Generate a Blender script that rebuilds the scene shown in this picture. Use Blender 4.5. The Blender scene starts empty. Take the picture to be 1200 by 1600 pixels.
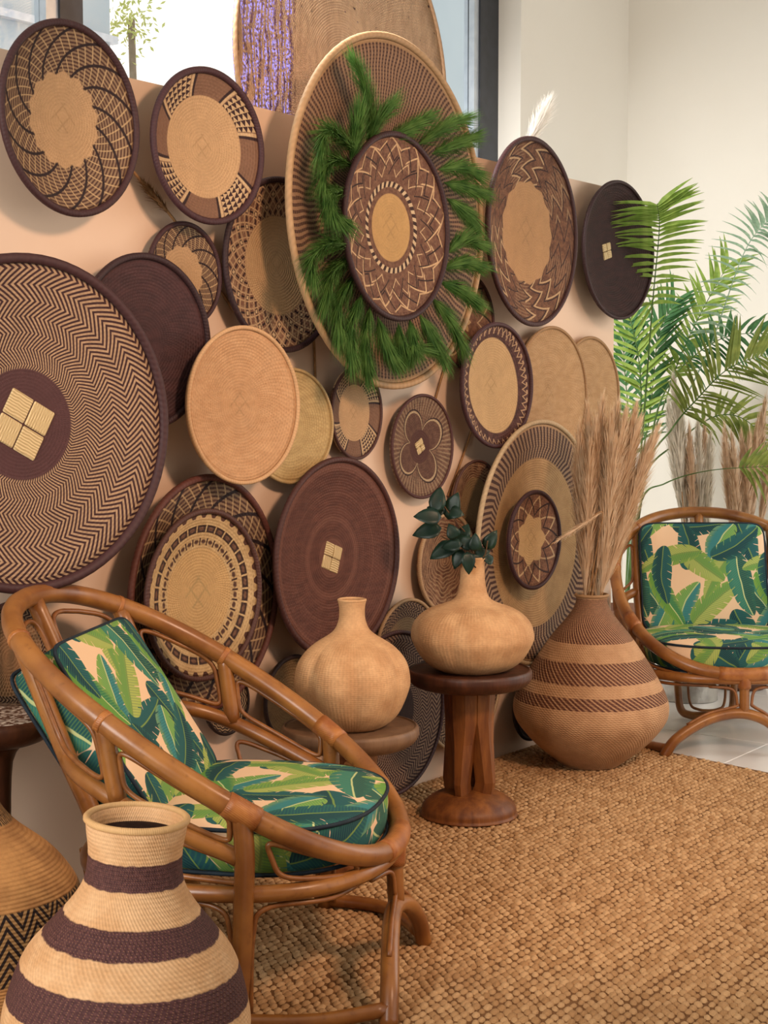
import bpy, math, random
import numpy as np
from mathutils import Vector, Matrix
random.seed(7)
rng = np.random.default_rng(7)
PI = math.pi
SC = bpy.context.scene
COL = SC.collection

# ------------------------------------------------------------------ camera, world, lights, exposure
FPX, CAMH, PITCH = 2400.0, 1.3, math.atan(173 / 2400)
ALPHA = math.radians(53)      # angle between the photo's horizontal and the basket partition
TURN = Matrix.Rotation(-ALPHA, 4, 'Z')   # the room is laid out with the partition along X; sizes were surveyed in camera bearings
cam_data = bpy.data.cameras.new('camera')
cam_data.sensor_fit = 'VERTICAL'
cam_data.sensor_height = 36.0
cam_data.lens = FPX / 1600 * 36.0
cam = bpy.data.objects.new('camera', cam_data)
COL.objects.link(cam)
cam.location = (0, 0, CAMH)
cam.rotation_euler = (PI / 2 - PITCH, 0, -ALPHA)
SC.camera = cam

world = bpy.data.worlds.new('daylight')
SC.world = world
world.use_nodes = True
bg = world.node_tree.nodes['Background']
bg.inputs[0].default_value = (1.0, 0.92, 0.83, 1)
bg.inputs[1].default_value = 1.6


def area(name, loc, target, size, power, color, sy=None):
    l = bpy.data.lights.new(name, 'AREA')
    l.energy = power
    l.color = color
    l.size = size
    if sy:
        l.shape = 'RECTANGLE'
        l.size_y = sy
    o = bpy.data.objects.new(name, l)
    COL.objects.link(o)
    o.location = TURN @ Vector(loc)
    d = TURN @ (Vector(target) - Vector(loc))
    o.rotation_euler = d.to_track_quat('-Z', 'Y').to_euler()
    return o


def spot(name, loc, target, power, color, cone, blend, radius):
    l = bpy.data.lights.new(name, 'SPOT')
    l.energy = power
    l.color = color
    l.spot_size = math.radians(cone)
    l.spot_blend = blend
    l.shadow_soft_size = radius
    o = bpy.data.objects.new(name, l)
    COL.objects.link(o)
    o.location = TURN @ Vector(loc)
    d = TURN @ (Vector(target) - Vector(loc))
    o.rotation_euler = d.to_track_quat('-Z', 'Y').to_euler()


spot('ceiling_spot_light', (2.0, 1.7, 3.0), (-0.15, 4.7, 0.75), 430, (1.0, 0.62, 0.41), 56, 0.6, 0.28)
area('side_window_light', (3.4, 5.3, 1.7), (1.4, 6.6, 0.1), 1.4, 40, (1.0, 0.98, 0.95), 2.0)
rear_fill = area('rear_fill_light', (-0.62, 4.83, 3.05), (1.66, 6.75, 0.15), 0.7, 58, (1.0, 0.98, 0.95), 0.7)  # unseen area lamp, added to brighten the right wall and floor
rear_fill.data.spread = math.radians(95)
area('left_window_light', (-2.0, 0.3, 2.0), (1.7, 7.0, 1.4), 1.3, 120, (1.0, 0.96, 0.91), 1.8)

vs = SC.view_settings
vs.view_transform = 'Standard'
vs.look = 'None'
vs.exposure = -0.12
vs.gamma = 1.0
vs.use_curve_mapping = False

# ------------------------------------------------------------------ projection helpers (real positions measured from the photo)
_c, _s = math.cos(PITCH), math.sin(PITCH)


def ray(px, py):
    a = (px - 600) / FPX
    b = (800 - py) / FPX
    return np.array([a, _c + b * _s, -_s + b * _c])


def at_y(px, py, Y):
    r = ray(px, py)
    return np.array([0, 0, CAMH]) + r * (Y / r[1])


def project(p):
    p = np.asarray(p, float)
    x, y, z = p[..., 0], p[..., 1], p[..., 2] - CAMH
    d = y * _c - z * _s
    u = y * _s + z * _c
    return np.stack([600 + FPX * x / d, 800 - FPX * u / d], -1)


U = np.array([math.cos(ALPHA), math.sin(ALPHA), 0.0])       # along the partition
NW = np.array([math.sin(ALPHA), -math.cos(ALPHA), 0.0])     # out of it, towards the room
P0 = np.array([0.0, 4.99, 0.0])
Z3 = np.array([0, 0, 1.0])


def wall_pt(a, b, z):
    return P0 + U * a + NW * b + Z3 * z


def on_wall(px, py, b):
    r = ray(px, py)
    o = np.array([0, 0, CAMH])
    k = ((P0 + NW * b - o) @ NW) / (r @ NW)
    return o + r * k


# ------------------------------------------------------------------ mesh helpers
def mesh_of(name, V, Fc, mat=None, smooth=True, uv=None, col=None):
    me = bpy.data.meshes.new(name)
    me.from_pydata([tuple(map(float, v)) for v in V], [], [tuple(map(int, f)) for f in Fc])
    if smooth:
        me.polygons.foreach_set('use_smooth', [True] * len(me.polygons))
    if mat:
        me.materials.append(mat)
    if uv is not None:
        lay = me.uv_layers.new(name='UVMap')
        idx = np.empty(len(me.loops), int)
        me.loops.foreach_get('vertex_index', idx)
        lay.data.foreach_set('uv', np.asarray(uv, np.float32)[idx].ravel())
    if col is not None:
        at = me.attributes.new('tone', 'FLOAT', 'POINT')
        at.data.foreach_set('value', np.asarray(col, np.float32))
    me.update()
    return me


def obj(name, geo, mat=None, parent=None, smooth=True, label=None, kind=None, **kw):
    me = geo if isinstance(geo, bpy.types.Mesh) else mesh_of(name, geo[0], geo[1], mat, smooth, **kw)
    o = bpy.data.objects.new(name, me)
    COL.objects.link(o)
    if parent:
        o.parent = parent
    if label:
        o['label'] = label
    if kind:
        o['kind'] = kind
    return o


def thing(name, label, cat, loc=(0, 0, 0), rot=(0, 0, 0), group=None, mat4=None):
    o = bpy.data.objects.new(name, None)
    COL.objects.link(o)
    o.empty_display_size = 0.05
    if mat4 is not None:
        o.matrix_world = mat4
    else:
        o.location = [float(x) for x in loc]
        o.rotation_euler = rot
    o['label'] = label
    o['category'] = cat
    if group:
        o['group'] = group
    return o


def tag(o, label, cat, group=None):
    o['label'] = label
    o['category'] = cat
    if group:
        o['group'] = group
    return o


def join(*gs):
    V, Fc = [], []
    for v, f in gs:
        n = len(V)
        V += [tuple(x) for x in v]
        Fc += [tuple(i + n for i in q) for q in f]
    return V, Fc


def spline(pts, n, closed=False):
    P = np.asarray(pts, float)
    m = len(P)
    if m == 2:
        return P[0] + (P[1] - P[0]) * np.linspace(0, 1, n)[:, None]
    out = []
    segs = m if closed else m - 1
    for k in range(n):
        t = k / (n if closed else n - 1) * segs
        i = min(int(t), segs - 1)
        f = t - i
        if closed:
            a, b, c, d = P[(i - 1) % m], P[i % m], P[(i + 1) % m], P[(i + 2) % m]
        else:
            b, c = P[i], P[i + 1]
            a = P[i - 1] if i > 0 else 2 * b - c
            d = P[i + 2] if i + 2 < m else 2 * c - b
        out.append(0.5 * ((2 * b) + (c - a) * f + (2 * a - 5 * b + 4 * c - d) * f * f + (3 * b - a - 3 * c + d) * f ** 3))
    return np.array(out)


def tube(path, r, seg=10, closed=False, cap=True):
    P = np.asarray(path, float)
    n = len(P)
    R = np.full(n, r) if np.isscalar(r) else np.asarray(r, float)
    T = np.roll(P, -1, 0) - np.roll(P, 1, 0) if closed else np.gradient(P, axis=0)
    T /= np.linalg.norm(T, axis=1)[:, None] + 1e-12
    N = np.cross(T[0], [0.31, 0.17, 0.93])
    if np.linalg.norm(N) < 1e-3:
        N = np.cross(T[0], [1, 0, 0])
    N /= np.linalg.norm(N)
    V = []
    for i in range(n):
        N = N - T[i] * (N @ T[i])
        N /= np.linalg.norm(N)
        B = np.cross(T[i], N)
        for k in range(seg):
            a = 2 * PI * k / seg
            V.append(P[i] + R[i] * (math.cos(a) * N + math.sin(a) * B))
    Fc = []
    for i in range(n if closed else n - 1):
        j = (i + 1) % n
        sh = 0
        if closed and j == 0:   # best matching twist at the seam
            d = [np.linalg.norm(V[i * seg] - V[k]) for k in range(seg)]
            sh = int(np.argmin(d))
        for k in range(seg):
            k2 = (k + 1) % seg
            Fc.append((i * seg + k, i * seg + k2, j * seg + (k2 + sh) % seg, j * seg + (k + sh) % seg))
    if cap and not closed:
        Fc.append(tuple(range(seg - 1, -1, -1)))
        Fc.append(tuple(range((n - 1) * seg, n * seg)))
    return V, Fc


def lathe(prof, seg=64, lobes=0, amp=0.0, lob_r=None):
    """prof: (r, z) from the bottom axis outwards/upwards; optional lobes that dent the body"""
    V, Fc = [], []
    n = len(prof)
    for (r, z) in prof:
        for k in range(seg):
            a = 2 * PI * k / seg
            rr = r
            if lobes and lob_r:
                w = max(0.0, min(1.0, (r - lob_r[0]) / (lob_r[1] - lob_r[0])))
                rr = r * (1 - amp * w * (1 - abs(math.sin(a * lobes / 2)) ** 0.6))
            V.append((rr * math.cos(a), rr * math.sin(a), z))
    for i in range(n - 1):
        for k in range(seg):
            k2 = (k + 1) % seg
            Fc.append((i * seg + k, i * seg + k2, (i + 1) * seg + k2, (i + 1) * seg + k))
    return V, Fc


def smooth_prof(pts, n):
    return [tuple(p) for p in spline([(a, b, 0) for a, b in pts], n)[:, :2]]


def box(x0, x1, y0, y1, z0, z1):
    V = [(x, y, z) for x in (x0, x1) for y in (y0, y1) for z in (z0, z1)]
    Fc = [(0, 1, 3, 2), (4, 6, 7, 5), (0, 4, 5, 1), (2, 3, 7, 6), (0, 2, 6, 4), (1, 5, 7, 3)]
    return V, Fc


def bev_box(sx, sy, sz, b=0.004):
    """box centred in x, y with bottom at 0 and bevelled top and side edges"""
    V, Fc = [], []
    rings = [(0, 0), (0, sz - b), (b, sz)]
    for ins, z in rings:
        hx, hy = sx / 2 - ins, sy / 2 - ins
        c = b if ins == 0 else b * 0.6
        for (x, y) in ((hx - c, -hy), (hx, -hy + c), (hx, hy - c), (hx - c, hy), (-hx + c, hy), (-hx, hy - c), (-hx, -hy + c), (-hx + c, -hy)):
            V.append((x, y, z))
    for i in range(2):
        for k in range(8):
            k2 = (k + 1) % 8
            Fc.append((i * 8 + k, i * 8 + k2, i * 8 + 8 + k2, i * 8 + 8 + k))
    Fc.append(tuple(range(7, -1, -1)))
    Fc.append(tuple(range(16, 24)))
    return V, Fc


# ------------------------------------------------------------------ node shorthand
NT = None


class S:
    def __init__(s, k): s.k = k
    def __add__(a, b): return M('ADD', a, b)
    __radd__ = __add__
    def __sub__(a, b): return M('SUBTRACT', a, b)
    def __rsub__(a, b): return M('SUBTRACT', b, a)
    def __mul__(a, b): return M('MULTIPLY', a, b)
    __rmul__ = __mul__
    def __truediv__(a, b): return M('DIVIDE', a, b)
    def __neg__(a): return M('MULTIPLY', a, -1.0)


def put(inp, v):
    if isinstance(v, S):
        NT.links.new(v.k, inp)
    elif isinstance(v, (tuple, list)):
        inp.default_value = (tuple(v) + (1,))[:len(inp.default_value)]
    else:
        inp.default_value = v


def M(op, *a):
    n = NT.nodes.new('ShaderNodeMath')
    n.operation = op
    for i, v in enumerate(a):
        put(n.inputs[i], v)
    return S(n.outputs[0])


def frac(x): return M('FRACT', x)
def absf(x): return M('ABSOLUTE', x)
def sin(x): return M('SINE', x)
def mx(a, b): return M('MAXIMUM', a, b)
def mn(a, b): return M('MINIMUM', a, b)
def tri(x): return absf(frac(x) - 0.5) * 2.0          # 0..1 zigzag


def ss(x, a, b):
    n = NT.nodes.new('ShaderNodeMapRange')
    n.interpolation_type = 'SMOOTHSTEP'
    put(n.inputs['Value'], x)
    put(n.inputs['From Min'], a)
    put(n.inputs['From Max'], b)
    return S(n.outputs[0])


def below(x, e, w=0.01): return 1.0 - ss(x, e - w, e + w)
def band(x, a, b, w=0.008): return ss(x, a - w, a + w) * (1.0 - ss(x, b - w, b + w))
def line(d, w): return 1.0 - ss(absf(d), w * 0.6, w * 1.3)


def mix(f, a, b):
    n = NT.nodes.new('ShaderNodeMix')
    n.data_type = 'RGBA'
    put(n.inputs[0], f)
    put(n.inputs[6], a)
    put(n.inputs[7], b)
    return S(n.outputs[2])


def scalec(c, f):
    n = NT.nodes.new('ShaderNodeVectorMath')
    n.operation = 'SCALE'
    put(n.inputs[0], c)
    put(n.inputs['Scale'], f)
    return S(n.outputs[0])


def xyz(vec):
    n = NT.nodes.new('ShaderNodeSeparateXYZ')
    put(n.inputs[0], vec)
    return S(n.outputs[0]), S(n.outputs[1]), S(n.outputs[2])


def vec(x, y, z):
    n = NT.nodes.new('ShaderNodeCombineXYZ')
    for i, v in enumerate((x, y, z)):
        put(n.inputs[i], v)
    return S(n.outputs[0])


def tc(kind='Object'):
    return S(NT.nodes.new('ShaderNodeTexCoord').outputs[kind])


def noise(v, scale, detail=2.0, rough=0.5):
    n = NT.nodes.new('ShaderNodeTexNoise')
    put(n.inputs['Vector'], v)
    n.inputs['Scale'].default_value = scale
    n.inputs['Detail'].default_value = detail
    n.inputs['Roughness'].default_value = rough
    return S(n.outputs['Fac'])


SAT = [1.0, 1.0, 1.0]      # colour strength of light and dark straw, brightness of light straw


def h(hexs):
    out = []
    q = [int(hexs[i:i + 2], 16) / 255 for i in (0, 2, 4)]
    top = max(q)
    k = SAT[0] if q[0] > 0.5 else SAT[1]
    for c in q:
        c = (top - (top - c) * k) * (SAT[2] if q[0] > 0.5 else 1.0)
        out.append(c / 12.92 if c <= 0.04045 else ((c + 0.055) / 1.055) ** 2.4)
    return tuple(out) + (1,)


def material(name, build, rough=0.8, spec=0.3, metallic=0.0, bump=0.3, bdist=0.002, **extra):
    global NT
    m = bpy.data.materials.new(name)
    m.use_nodes = True
    NT = m.node_tree
    bs = NT.nodes['Principled BSDF']
    bs.inputs['Roughness'].default_value = rough
    bs.inputs['Specular IOR Level'].default_value = spec
    bs.inputs['Metallic'].default_value = metallic
    for k, v in extra.items():
        put(bs.inputs[k.replace('_', ' ')], v)
    res = build()
    colr, hgt = res if isinstance(res, tuple) and len(res) == 2 and isinstance(res[1], S) else (res, None)
    put(bs.inputs['Base Color'], colr)
    if hgt is not None:
        b = NT.nodes.new('ShaderNodeBump')
        b.inputs['Strength'].default_value = bump
        b.inputs['Distance'].default_value = bdist
        put(b.inputs['Height'], hgt)
        NT.links.new(b.outputs[0], bs.inputs['Normal'])
    return m


# ------------------------------------------------------------------ plain materials
def noisy(c1, c2, scale, stretch=(1, 1, 1), detail=3, bs=None):
    def f():
        o = tc()
        x, y, z = xyz(o)
        n = noise(vec(x * stretch[0], y * stretch[1], z * stretch[2]), scale, detail)
        return mix(ss(n, 0.3, 0.7), h(c1), h(c2)), (noise(o, bs or scale * 6, 2))
    return f


M_wall = material('white_plaster', noisy('DABFA7', 'DCC3AD', 1.5, bs=60), 0.9, 0.2, bump=0.06)
M_wall2 = material('cream_plaster', noisy('DDD8CE', 'E0DCD3', 1.2, bs=60), 0.9, 0.2, bump=0.05)
M_ceil = material('white_ceiling', noisy('DAD7D0', 'E0DDD6', 1.0), 0.9, 0.2)
M_tile = material('polished_tile', noisy('E8E5E1', 'DEDAD5', 2.5, bs=20), 0.14, 0.5, bump=0.01)
M_grout = material('grout', noisy('DAD6D0', 'D2CDC6', 30), 0.9, 0.2)
M_frame = material('dark_aluminium', noisy('23262C', '2C2F36', 20), 0.4, 0.5, bump=0.02)
M_silverstrip = material('silver_strip', noisy('B9C2CC', 'C6CED6', 20), 0.35, 0.5, 0.4, bump=0.02)
M_outside = material('pale_render_outside', noisy('A5B6C0', 'B3C2CA', 0.8), 0.9, 0.2)


def glass_mat():
    m = bpy.data.materials.new('window_glass')
    m.use_nodes = True
    nt = m.node_tree
    nt.nodes.remove(nt.nodes['Principled BSDF'])
    t = nt.nodes.new('ShaderNodeBsdfTransparent')
    t.inputs[0].default_value = (0.96, 0.98, 1.0, 1)
    g = nt.nodes.new('ShaderNodeBsdfGlossy')
    g.inputs['Roughness'].default_value = 0.02
    mxn = nt.nodes.new('ShaderNodeMixShader')
    mxn.inputs[0].default_value = 0.05
    nt.links.new(t.outputs[0], mxn.inputs[1])
    nt.links.new(g.outputs[0], mxn.inputs[2])
    nt.links.new(mxn.outputs[0], nt.nodes['Material Output'].inputs[0])
    return m


M_glass = glass_mat()


def rattan():
    o = tc()
    n1 = noise(o, 9, 3)
    n2 = noise(o, 60, 3)
    c = mix(ss(n1, 0.3, 0.7), h('784821'), h('9C6833'))
    c = mix(ss(n2, 0.55, 0.8) * 0.45, c, h('5A3318'))
    return c, n2


M_rattan = material('honey_rattan', rattan, 0.32, 0.5, bump=0.08)
M_cane = material('dark_cane', noisy('74451F', '8E5A2C', 30), 0.38, 0.5, bump=0.05)


def binding():
    o = tc()
    x, y, z = xyz(o)
    n = noise(vec(x, y, z), 30, 2)
    w = sin((x * 0.5 + y * 0.8 + z) * 1300.0)
    return mix(ss(n, 0.3, 0.7), h('8A5026'), h('A86C36')), w


M_bind = material('rattan_binding', binding, 0.42, 0.4, bump=0.15)


def wood(c1, c2, c3):
    def f():
        o = tc()
        x, y, z = xyz(o)
        g = noise(vec(x * 9, y * 9, z * 1.4), 3.2, 5, 0.6)
        g2 = noise(o, 7, 3)
        c = mix(ss(g, 0.3, 0.72), h(c1), h(c2))
        return mix(ss(g2, 0.5, 0.75) * 0.7, c, h(c3)), g
    return f


M_wood = material('carved_wood', wood('5E3317', '8A5526', '3F2010'), 0.5, 0.4, bump=0.4, bdist=0.006)
M_wood_dark = material('dark_carved_wood', wood('3B1E12', '57301C', '2A140D'), 0.45, 0.4, bump=0.4, bdist=0.006)
M_wood_grey = material('weathered_wood', wood('6A4F3A', '7F6248', '57402F'), 0.5, 0.35, bump=0.3, bdist=0.005)
M_piping = material('navy_piping', noisy('14202B', '1B2B36', 40), 0.7, 0.3)
M_silver = material('hammered_metal', noisy('8F8C86', 'B5B2AC', 14, bs=45), 0.35, 0.5, 0.7, bump=0.5, bdist=0.004)
M_soil = material('dark_soil', noisy('2A1914', '1D100D', 60), 0.95, 0.1, bump=0.8)
M_clay = material('plant_pot_clay', noisy('6B4A38', '54382A', 8), 0.8, 0.3)
M_reed = material('dry_reed', noisy('8A6644', 'A27C54', 40), 0.85, 0.2)


def leafmat(name, a, b, rough=0.45, trans=0.25):
    return material(name, noisy(a, b, 14), rough, 0.3, bump=0.05, Transmission_Weight=0.0, Subsurface_Weight=trans * 0.3)


M_darkleaf = leafmat('dark_glossy_leaf', '0B211B', '143028', 0.4)
M_stem = material('green_stem', noisy('3F5A2A', '55703A', 20), 0.6, 0.3)
M_brstem = material('brown_stem', noisy('4A3320', '5C4228', 20), 0.7, 0.3)


def blade_mat(name, a, b, trans):
    """thin fibres and leaflets: diffuse plus light coming through"""
    global NT
    m = bpy.data.materials.new(name)
    m.use_nodes = True
    NT = m.node_tree
    bs = NT.nodes['Principled BSDF']
    bs.inputs['Roughness'].default_value = 0.6
    bs.inputs['Specular IOR Level'].default_value = 0.25
    c = mix(ss(noise(tc(), 25, 2), 0.3, 0.7), h(a), h(b))
    put(bs.inputs['Base Color'], c)
    t = NT.nodes.new('ShaderNodeBsdfTranslucent')
    put(t.inputs[0], c)
    k = NT.nodes.new('ShaderNodeMixShader')
    k.inputs[0].default_value = trans
    NT.links.new(bs.outputs[0], k.inputs[1])
    NT.links.new(t.outputs[0], k.inputs[2])
    NT.links.new(k.outputs[0], NT.nodes['Material Output'].inputs[0])
    return m


M_plume = blade_mat('pampas_tan', 'D8BC9A', 'E8D3B6', 0.45)
M_plume_grey = blade_mat('pampas_grey', 'CFC5B3', 'E6DDCD', 0.35)
M_plume_brown = blade_mat('pampas_brown', 'CDAC8B', 'E2C8AA', 0.35)
M_plume_white = blade_mat('pampas_white', 'F0EBE2', 'F7F3EC', 0.5)
M_fern = blade_mat('fern_green', '40682C', '678C45', 0.4)
M_palm = blade_mat('palm_green', '7B9A42', '9DB45A', 0.4)
M_palm_blue = blade_mat('palm_grey_green', '82A088', 'A3BA9E', 0.3)
M_palm_dark = blade_mat('palm_dark_green', '3F6B45', '558350', 0.3)
M_palm_olive = blade_mat('palm_olive', '6A7A38', '8A9448', 0.3)

M_bark = material('tree_bark', noisy('8A7A66', '9C8C78', 10), 0.9, 0.2)
M_treeleaf = blade_mat('tree_leaf', 'B9C26A', 'D0D48A', 0.4)

# ------------------------------------------------------------------ basket patterns (r 0..1, t 0..1 round the disc)
TAN, TAN2, BRN, BRN2, DRK, CRM = 'C99B62', 'B98850', '5A3226', '6B4030', '2E1715', 'DDBB80'


def weave(c, r, t, R, amt=1.0):
    """fine coils and stitches over any colour"""
    coil = sin(r * (R * 2 * PI / 0.0085))
    st = sin(t * (2 * PI * round(R * 420)) + M('FLOOR', r * (R / 0.0085)) * 2.4)
    n = noise(tc(), 22, 3)
    n2 = noise(tc(), 160, 2)
    hgt = coil * 0.5 + st * 0.5
    f = 1.0 + coil * (0.035 * amt) + st * (0.04 * amt) + (n - 0.5) * 0.30 + (n2 - 0.5) * (0.35 * amt)
    return scalec(c, f), hgt


def cross_mark(c, x, y, R, size=0.16, dark='8A6536', amt=0.3):
    """the woven start in the middle: a small diamond of over-and-under strands"""
    ca, sa = math.cos(0.75), math.sin(0.75)
    u = (x * ca + y * sa) / (R * size)
    v = (y * ca - x * sa) / (R * size)
    ins = below(mx(absf(u), absf(v)), 0.9, 0.12)
    st = mx(ss(tri(u * 1.1 + 0.25), 0.78, 0.95), ss(tri(v * 1.1 + 0.25), 0.78, 0.95))
    return mix(ins * st * amt, c, h(dark))


def pat_swirl(rc=0.5, n=14, tw=1.1):
    def f(r, t, x, y, R):
        wob = (tri(t * n) - 0.5) * 0.05
        base = mix(ss(sin((r * 26.0 + t * 18.0) * 2 * PI * 1.0 + noise(tc(), 9, 2) * 5), -0.4, 0.5), h('94704C'), h('4A2E23'))
        pale = line(frac(t * (n * 3) - r * (n * 0.42)) - 0.5, 0.09)
        base = mix(pale * 0.75, base, h('C9A26A'))
        q = frac(t * n + r * r * tw * 2.0) - 0.5
        base = mix(line(q, 0.075), base, h('241416'))
        c = mix(below(r + wob, rc, 0.012), base, h('C2935F'))
        return cross_mark(c, x, y, R)
    return f


def pat_patches(rc=0.68):
    def f(r, t, x, y, R):
        ring = mix(ss(sin(r * 330.0 + t * 500.0), -0.2, 0.6), h('6B4633'), h('8B6446'))
        tt = frac(t * 4.0 + 0.06 + (r - 0.8) * 0.25)
        inn = band(tt, 0.30, 0.70, 0.006)
        chk = tri(r * 14.0)
        ck = M('GREATER_THAN', frac(tt * 14.0), chk)
        pc = mix(ck, h('CBA470'), h('32191A'))
        c = mix(inn, ring, pc)
        edge = mx(line(tt - 0.27, 0.02), line(tt - 0.73, 0.02))
        c = mix(edge, c, h('CDA571'))
        c = mix(mx(line(tt - 0.235, 0.018), line(tt - 0.765, 0.018)), c, h('2B1617'))
        c = mix(below(r, rc, 0.008), c, h('C99A64'))
        return cross_mark(c, x, y, R)
    return f


def pat_lattice(rc=0.58):
    def f(r, t, x, y, R):
        g = noise(tc(), 60, 2)
        ring = mix(ss(g, 0.35, 0.65), h('6A4534'), h('9A7250'))
        a = frac(t * 20.0 + r * 3.6) - 0.5
        b = frac(t * 20.0 - r * 3.6) - 0.5
        c = mix(mx(line(a, 0.07), line(b, 0.07)), ring, h('2A1618'))
        c = mix(mx(line(absf(a) - 0.25, 0.05), line(absf(b) - 0.25, 0.05)) * 0.9, c, h('C39B6B'))
        c = mix(line(a, 0.12) * line(b, 0.12), c, h('CBA878'))
        c = mix(below(r, rc, 0.01), c, h('BE935F'))
        return cross_mark(c, x, y, R)
    return f


def pat_herring(rc=0.34, rings=5.2, K=126, amp=2.7, light='B48B62', dark='371B1C', mid='4A2B2C'):
    def f(r, t, x, y, R):
        w = (noise(tc(), 5, 2) - 0.5) * 0.9
        ph = t * K + tri(r * rings + 0.1) * amp + w
        sq = ss(sin(ph * (2 * PI)), -0.25, 0.25)
        c = mix(sq, h(light), h(dark))
        c = mix(ss(r, 0.965, 0.975), c, h(dark))
        return mix(below(r, rc, 0.006), c, h(mid)) if rc > 0 else c
    return f


def pat_plain(c1, c2, rings=0.0, ringc=None, cross=True, cs=0.16):
    def f(r, t, x, y, R):
        n = noise(vec(x * 6, y * 22, r), 3.0, 3)
        c = mix(ss(n, 0.3, 0.7), h(c1), h(c2))
        if rings:
            c = mix(ss(noise(vec(r * rings, 3.1, 0.0), 1.0, 2), 0.5, 0.62) * 0.6, c, h(ringc))
        return cross_mark(c, x, y, R, cs) if cross else c
    return f


def pat_rays(K=150, rc=0.0, mid='B58A58', light='A07450', dark='3C211D', r1=1.0):
    def f(r, t, x, y, R):
        wav = sin(r * 38.0 + sin(t * 31.0) * 2.0) * 0.12 + (noise(tc(), 6, 2) - 0.5) * 0.8
        zz = ss(sin(t * (2 * PI * K) + wav * 2 * PI), -0.35, 0.3)
        dots = ss(sin(r * (R * 2 * PI / 0.011)), -0.2, 0.8)
        c = mix(zz * (0.65 + 0.35 * dots), h(light), h(dark))
        c = mix(ss(r, 0.955, 0.965), c, h('BE9160'))
        if rc:
            c = mix(below(r, rc, 0.006), c, h(mid))
        return c
    return f


def pat_starring(rc=0.37):
    def f(r, t, x, y, R):
        c = mix(ss(noise(tc(), 70, 2), 0.3, 0.7), h('5C3829'), h('72503A'))
        for k, (r0, am, n, off, colr, w) in enumerate(((0.66, 0.10, 13, 0.0, 'CFA673', .011), (0.68, 0.10, 13, 0.5, '27130F', .012), (0.80, 0.10, 13, 0.25, 'D3A873', .013), (0.82, 0.10, 13, 0.75, '27130F', .013), (0.91, 0.06, 13, 0.0, 'CDA06B', .010))):
            z = r - (r0 + (tri(t * n + off) - 0.5) * 2 * am)
            gate = ss(sin(t * (2 * PI * n) + off * 6.28 + k), -1.0, -0.85)
            c = mix(line(z, w) * gate, c, h(colr))
        bd = band(r, 0.44, 0.50, 0.006)
        ck = ss(sin(t * (2 * PI * 34) + r * 30), -0.15, 0.15)
        c = mix(bd, c, mix(ck, h('D8B585'), h('321A16')))
        c = mix(below(r, rc, 0.006), c, h('C9964F'))
        return cross_mark(c, x, y, R, 0.14)
    return f


def pat_zigzag(rc=0.55):
    def f(r, t, x, y, R):
        c = mix(ss(noise(tc(), 60, 2), 0.3, 0.7), h('52301F'), h('70482F'))
        fine = ss(sin(r * (R * 2 * PI / 0.012) + t * 60), 0.0, 0.8) * ss(sin(t * 2 * PI * 5 + 1.0), 0.2, 0.6)
        c = mix(fine * 0.5, c, h('A67E55'))
        st = frac(t * 17.0 + 0.9 * tri(r * 5.0)) - 0.5
        sel = ss(noise(vec(M('FLOOR', t * 13.0), 0.0, 0.0), 1.3, 0), 0.42, 0.5)
        c = mix(line(st, 0.085) * sel, c, h('C79D69'))
        st2 = frac(t * 17.0 + 0.9 * tri(r * 5.0) + 0.22) - 0.5
        c = mix(line(st2, 0.06), c, h('2A1513'))
        c = mix(below(r + (tri(t * 13.0) - 0.5) * 0.035, rc, 0.008), c, h('B9834C'))
        return cross_mark(c, x, y, R)
    return f


def pat_flower():
    def f(r, t, x, y, R):
        n = noise(tc(), 60, 2)
        c = mix(ss(n, 0.3, 0.7), h('54382A'), h('6E4F3B'))
        rays = ss(sin(t * 2 * PI * 60), 0.0, 0.7) * ss(r, 0.45, 0.75)
        c = mix(rays * 0.55, c, h('A98A62'))
        pr = 0.30 + 0.44 * M('POWER', absf(sin(t * PI * 4 + 0.5)), 0.75)
        pet = below(r, pr, 0.01)
        c = mix(pet, c, mix(ss(n, 0.3, 0.7), h('4E3024'), h('5F4030')))
        c = mix(line(r - pr, 0.022), c, h('B5966A'))
        c = mix(line(r - pr - 0.045, 0.016), c, h('2C1814'))
        c = mix(below(r, 0.33, 0.01), c, h('4A2A22'))
        return c
    return f


def pat_oval(rc=0.74):
    def f(r, t, x, y, R):
        rr = r * (1.0 + 0.07 * sin(t * 4 * PI + 0.8))
        dark = mix(ss(noise(tc(), 50, 2), 0.3, 0.7), h('3A201C'), h('51302A'))
        zz = line(rr - (0.90 + (tri(t * 44) - 0.5) * 0.10), 0.018)
        c = mix(mx(zz, band(rr, 0.93, 0.965, 0.006) * ss(sin(t * 2 * PI * 44), -0.2, 0.4)), dark, h('B98D62'))
        bite = line(frac(t * 40) - 0.5, 0.14) * band(rr, 0.80, 0.87, 0.01) * ss(sin(t * 2 * PI + 2.2), -0.2, 0.5)
        c = mix(bite, c, h('B98D62'))
        c = mix(below(rr, rc + 0.0, 0.012), c, h('CB9E62'))
        return cross_mark(c, x, y, R)
    return f


def pat_band(rc=0.70):
    def f(r, t, x, y, R):
        w = (noise(tc(), 6, 2) - 0.5) * 0.8 + tri(r * 2.5) * 1.6
        zz = ss(sin((t * 105 + w) * 2 * PI), -0.3, 0.3)
        out = mix(zz, h('9B7450'), h('3E241C'))
        c = mix(below(r, rc, 0.006), out, mix(ss(noise(tc(), 18, 3), 0.3, 0.7), h('A6763F'), h('B5854B')))
        return mix(ss(r, 0.955, 0.965), c, h('B48858'))
    return f


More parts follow.
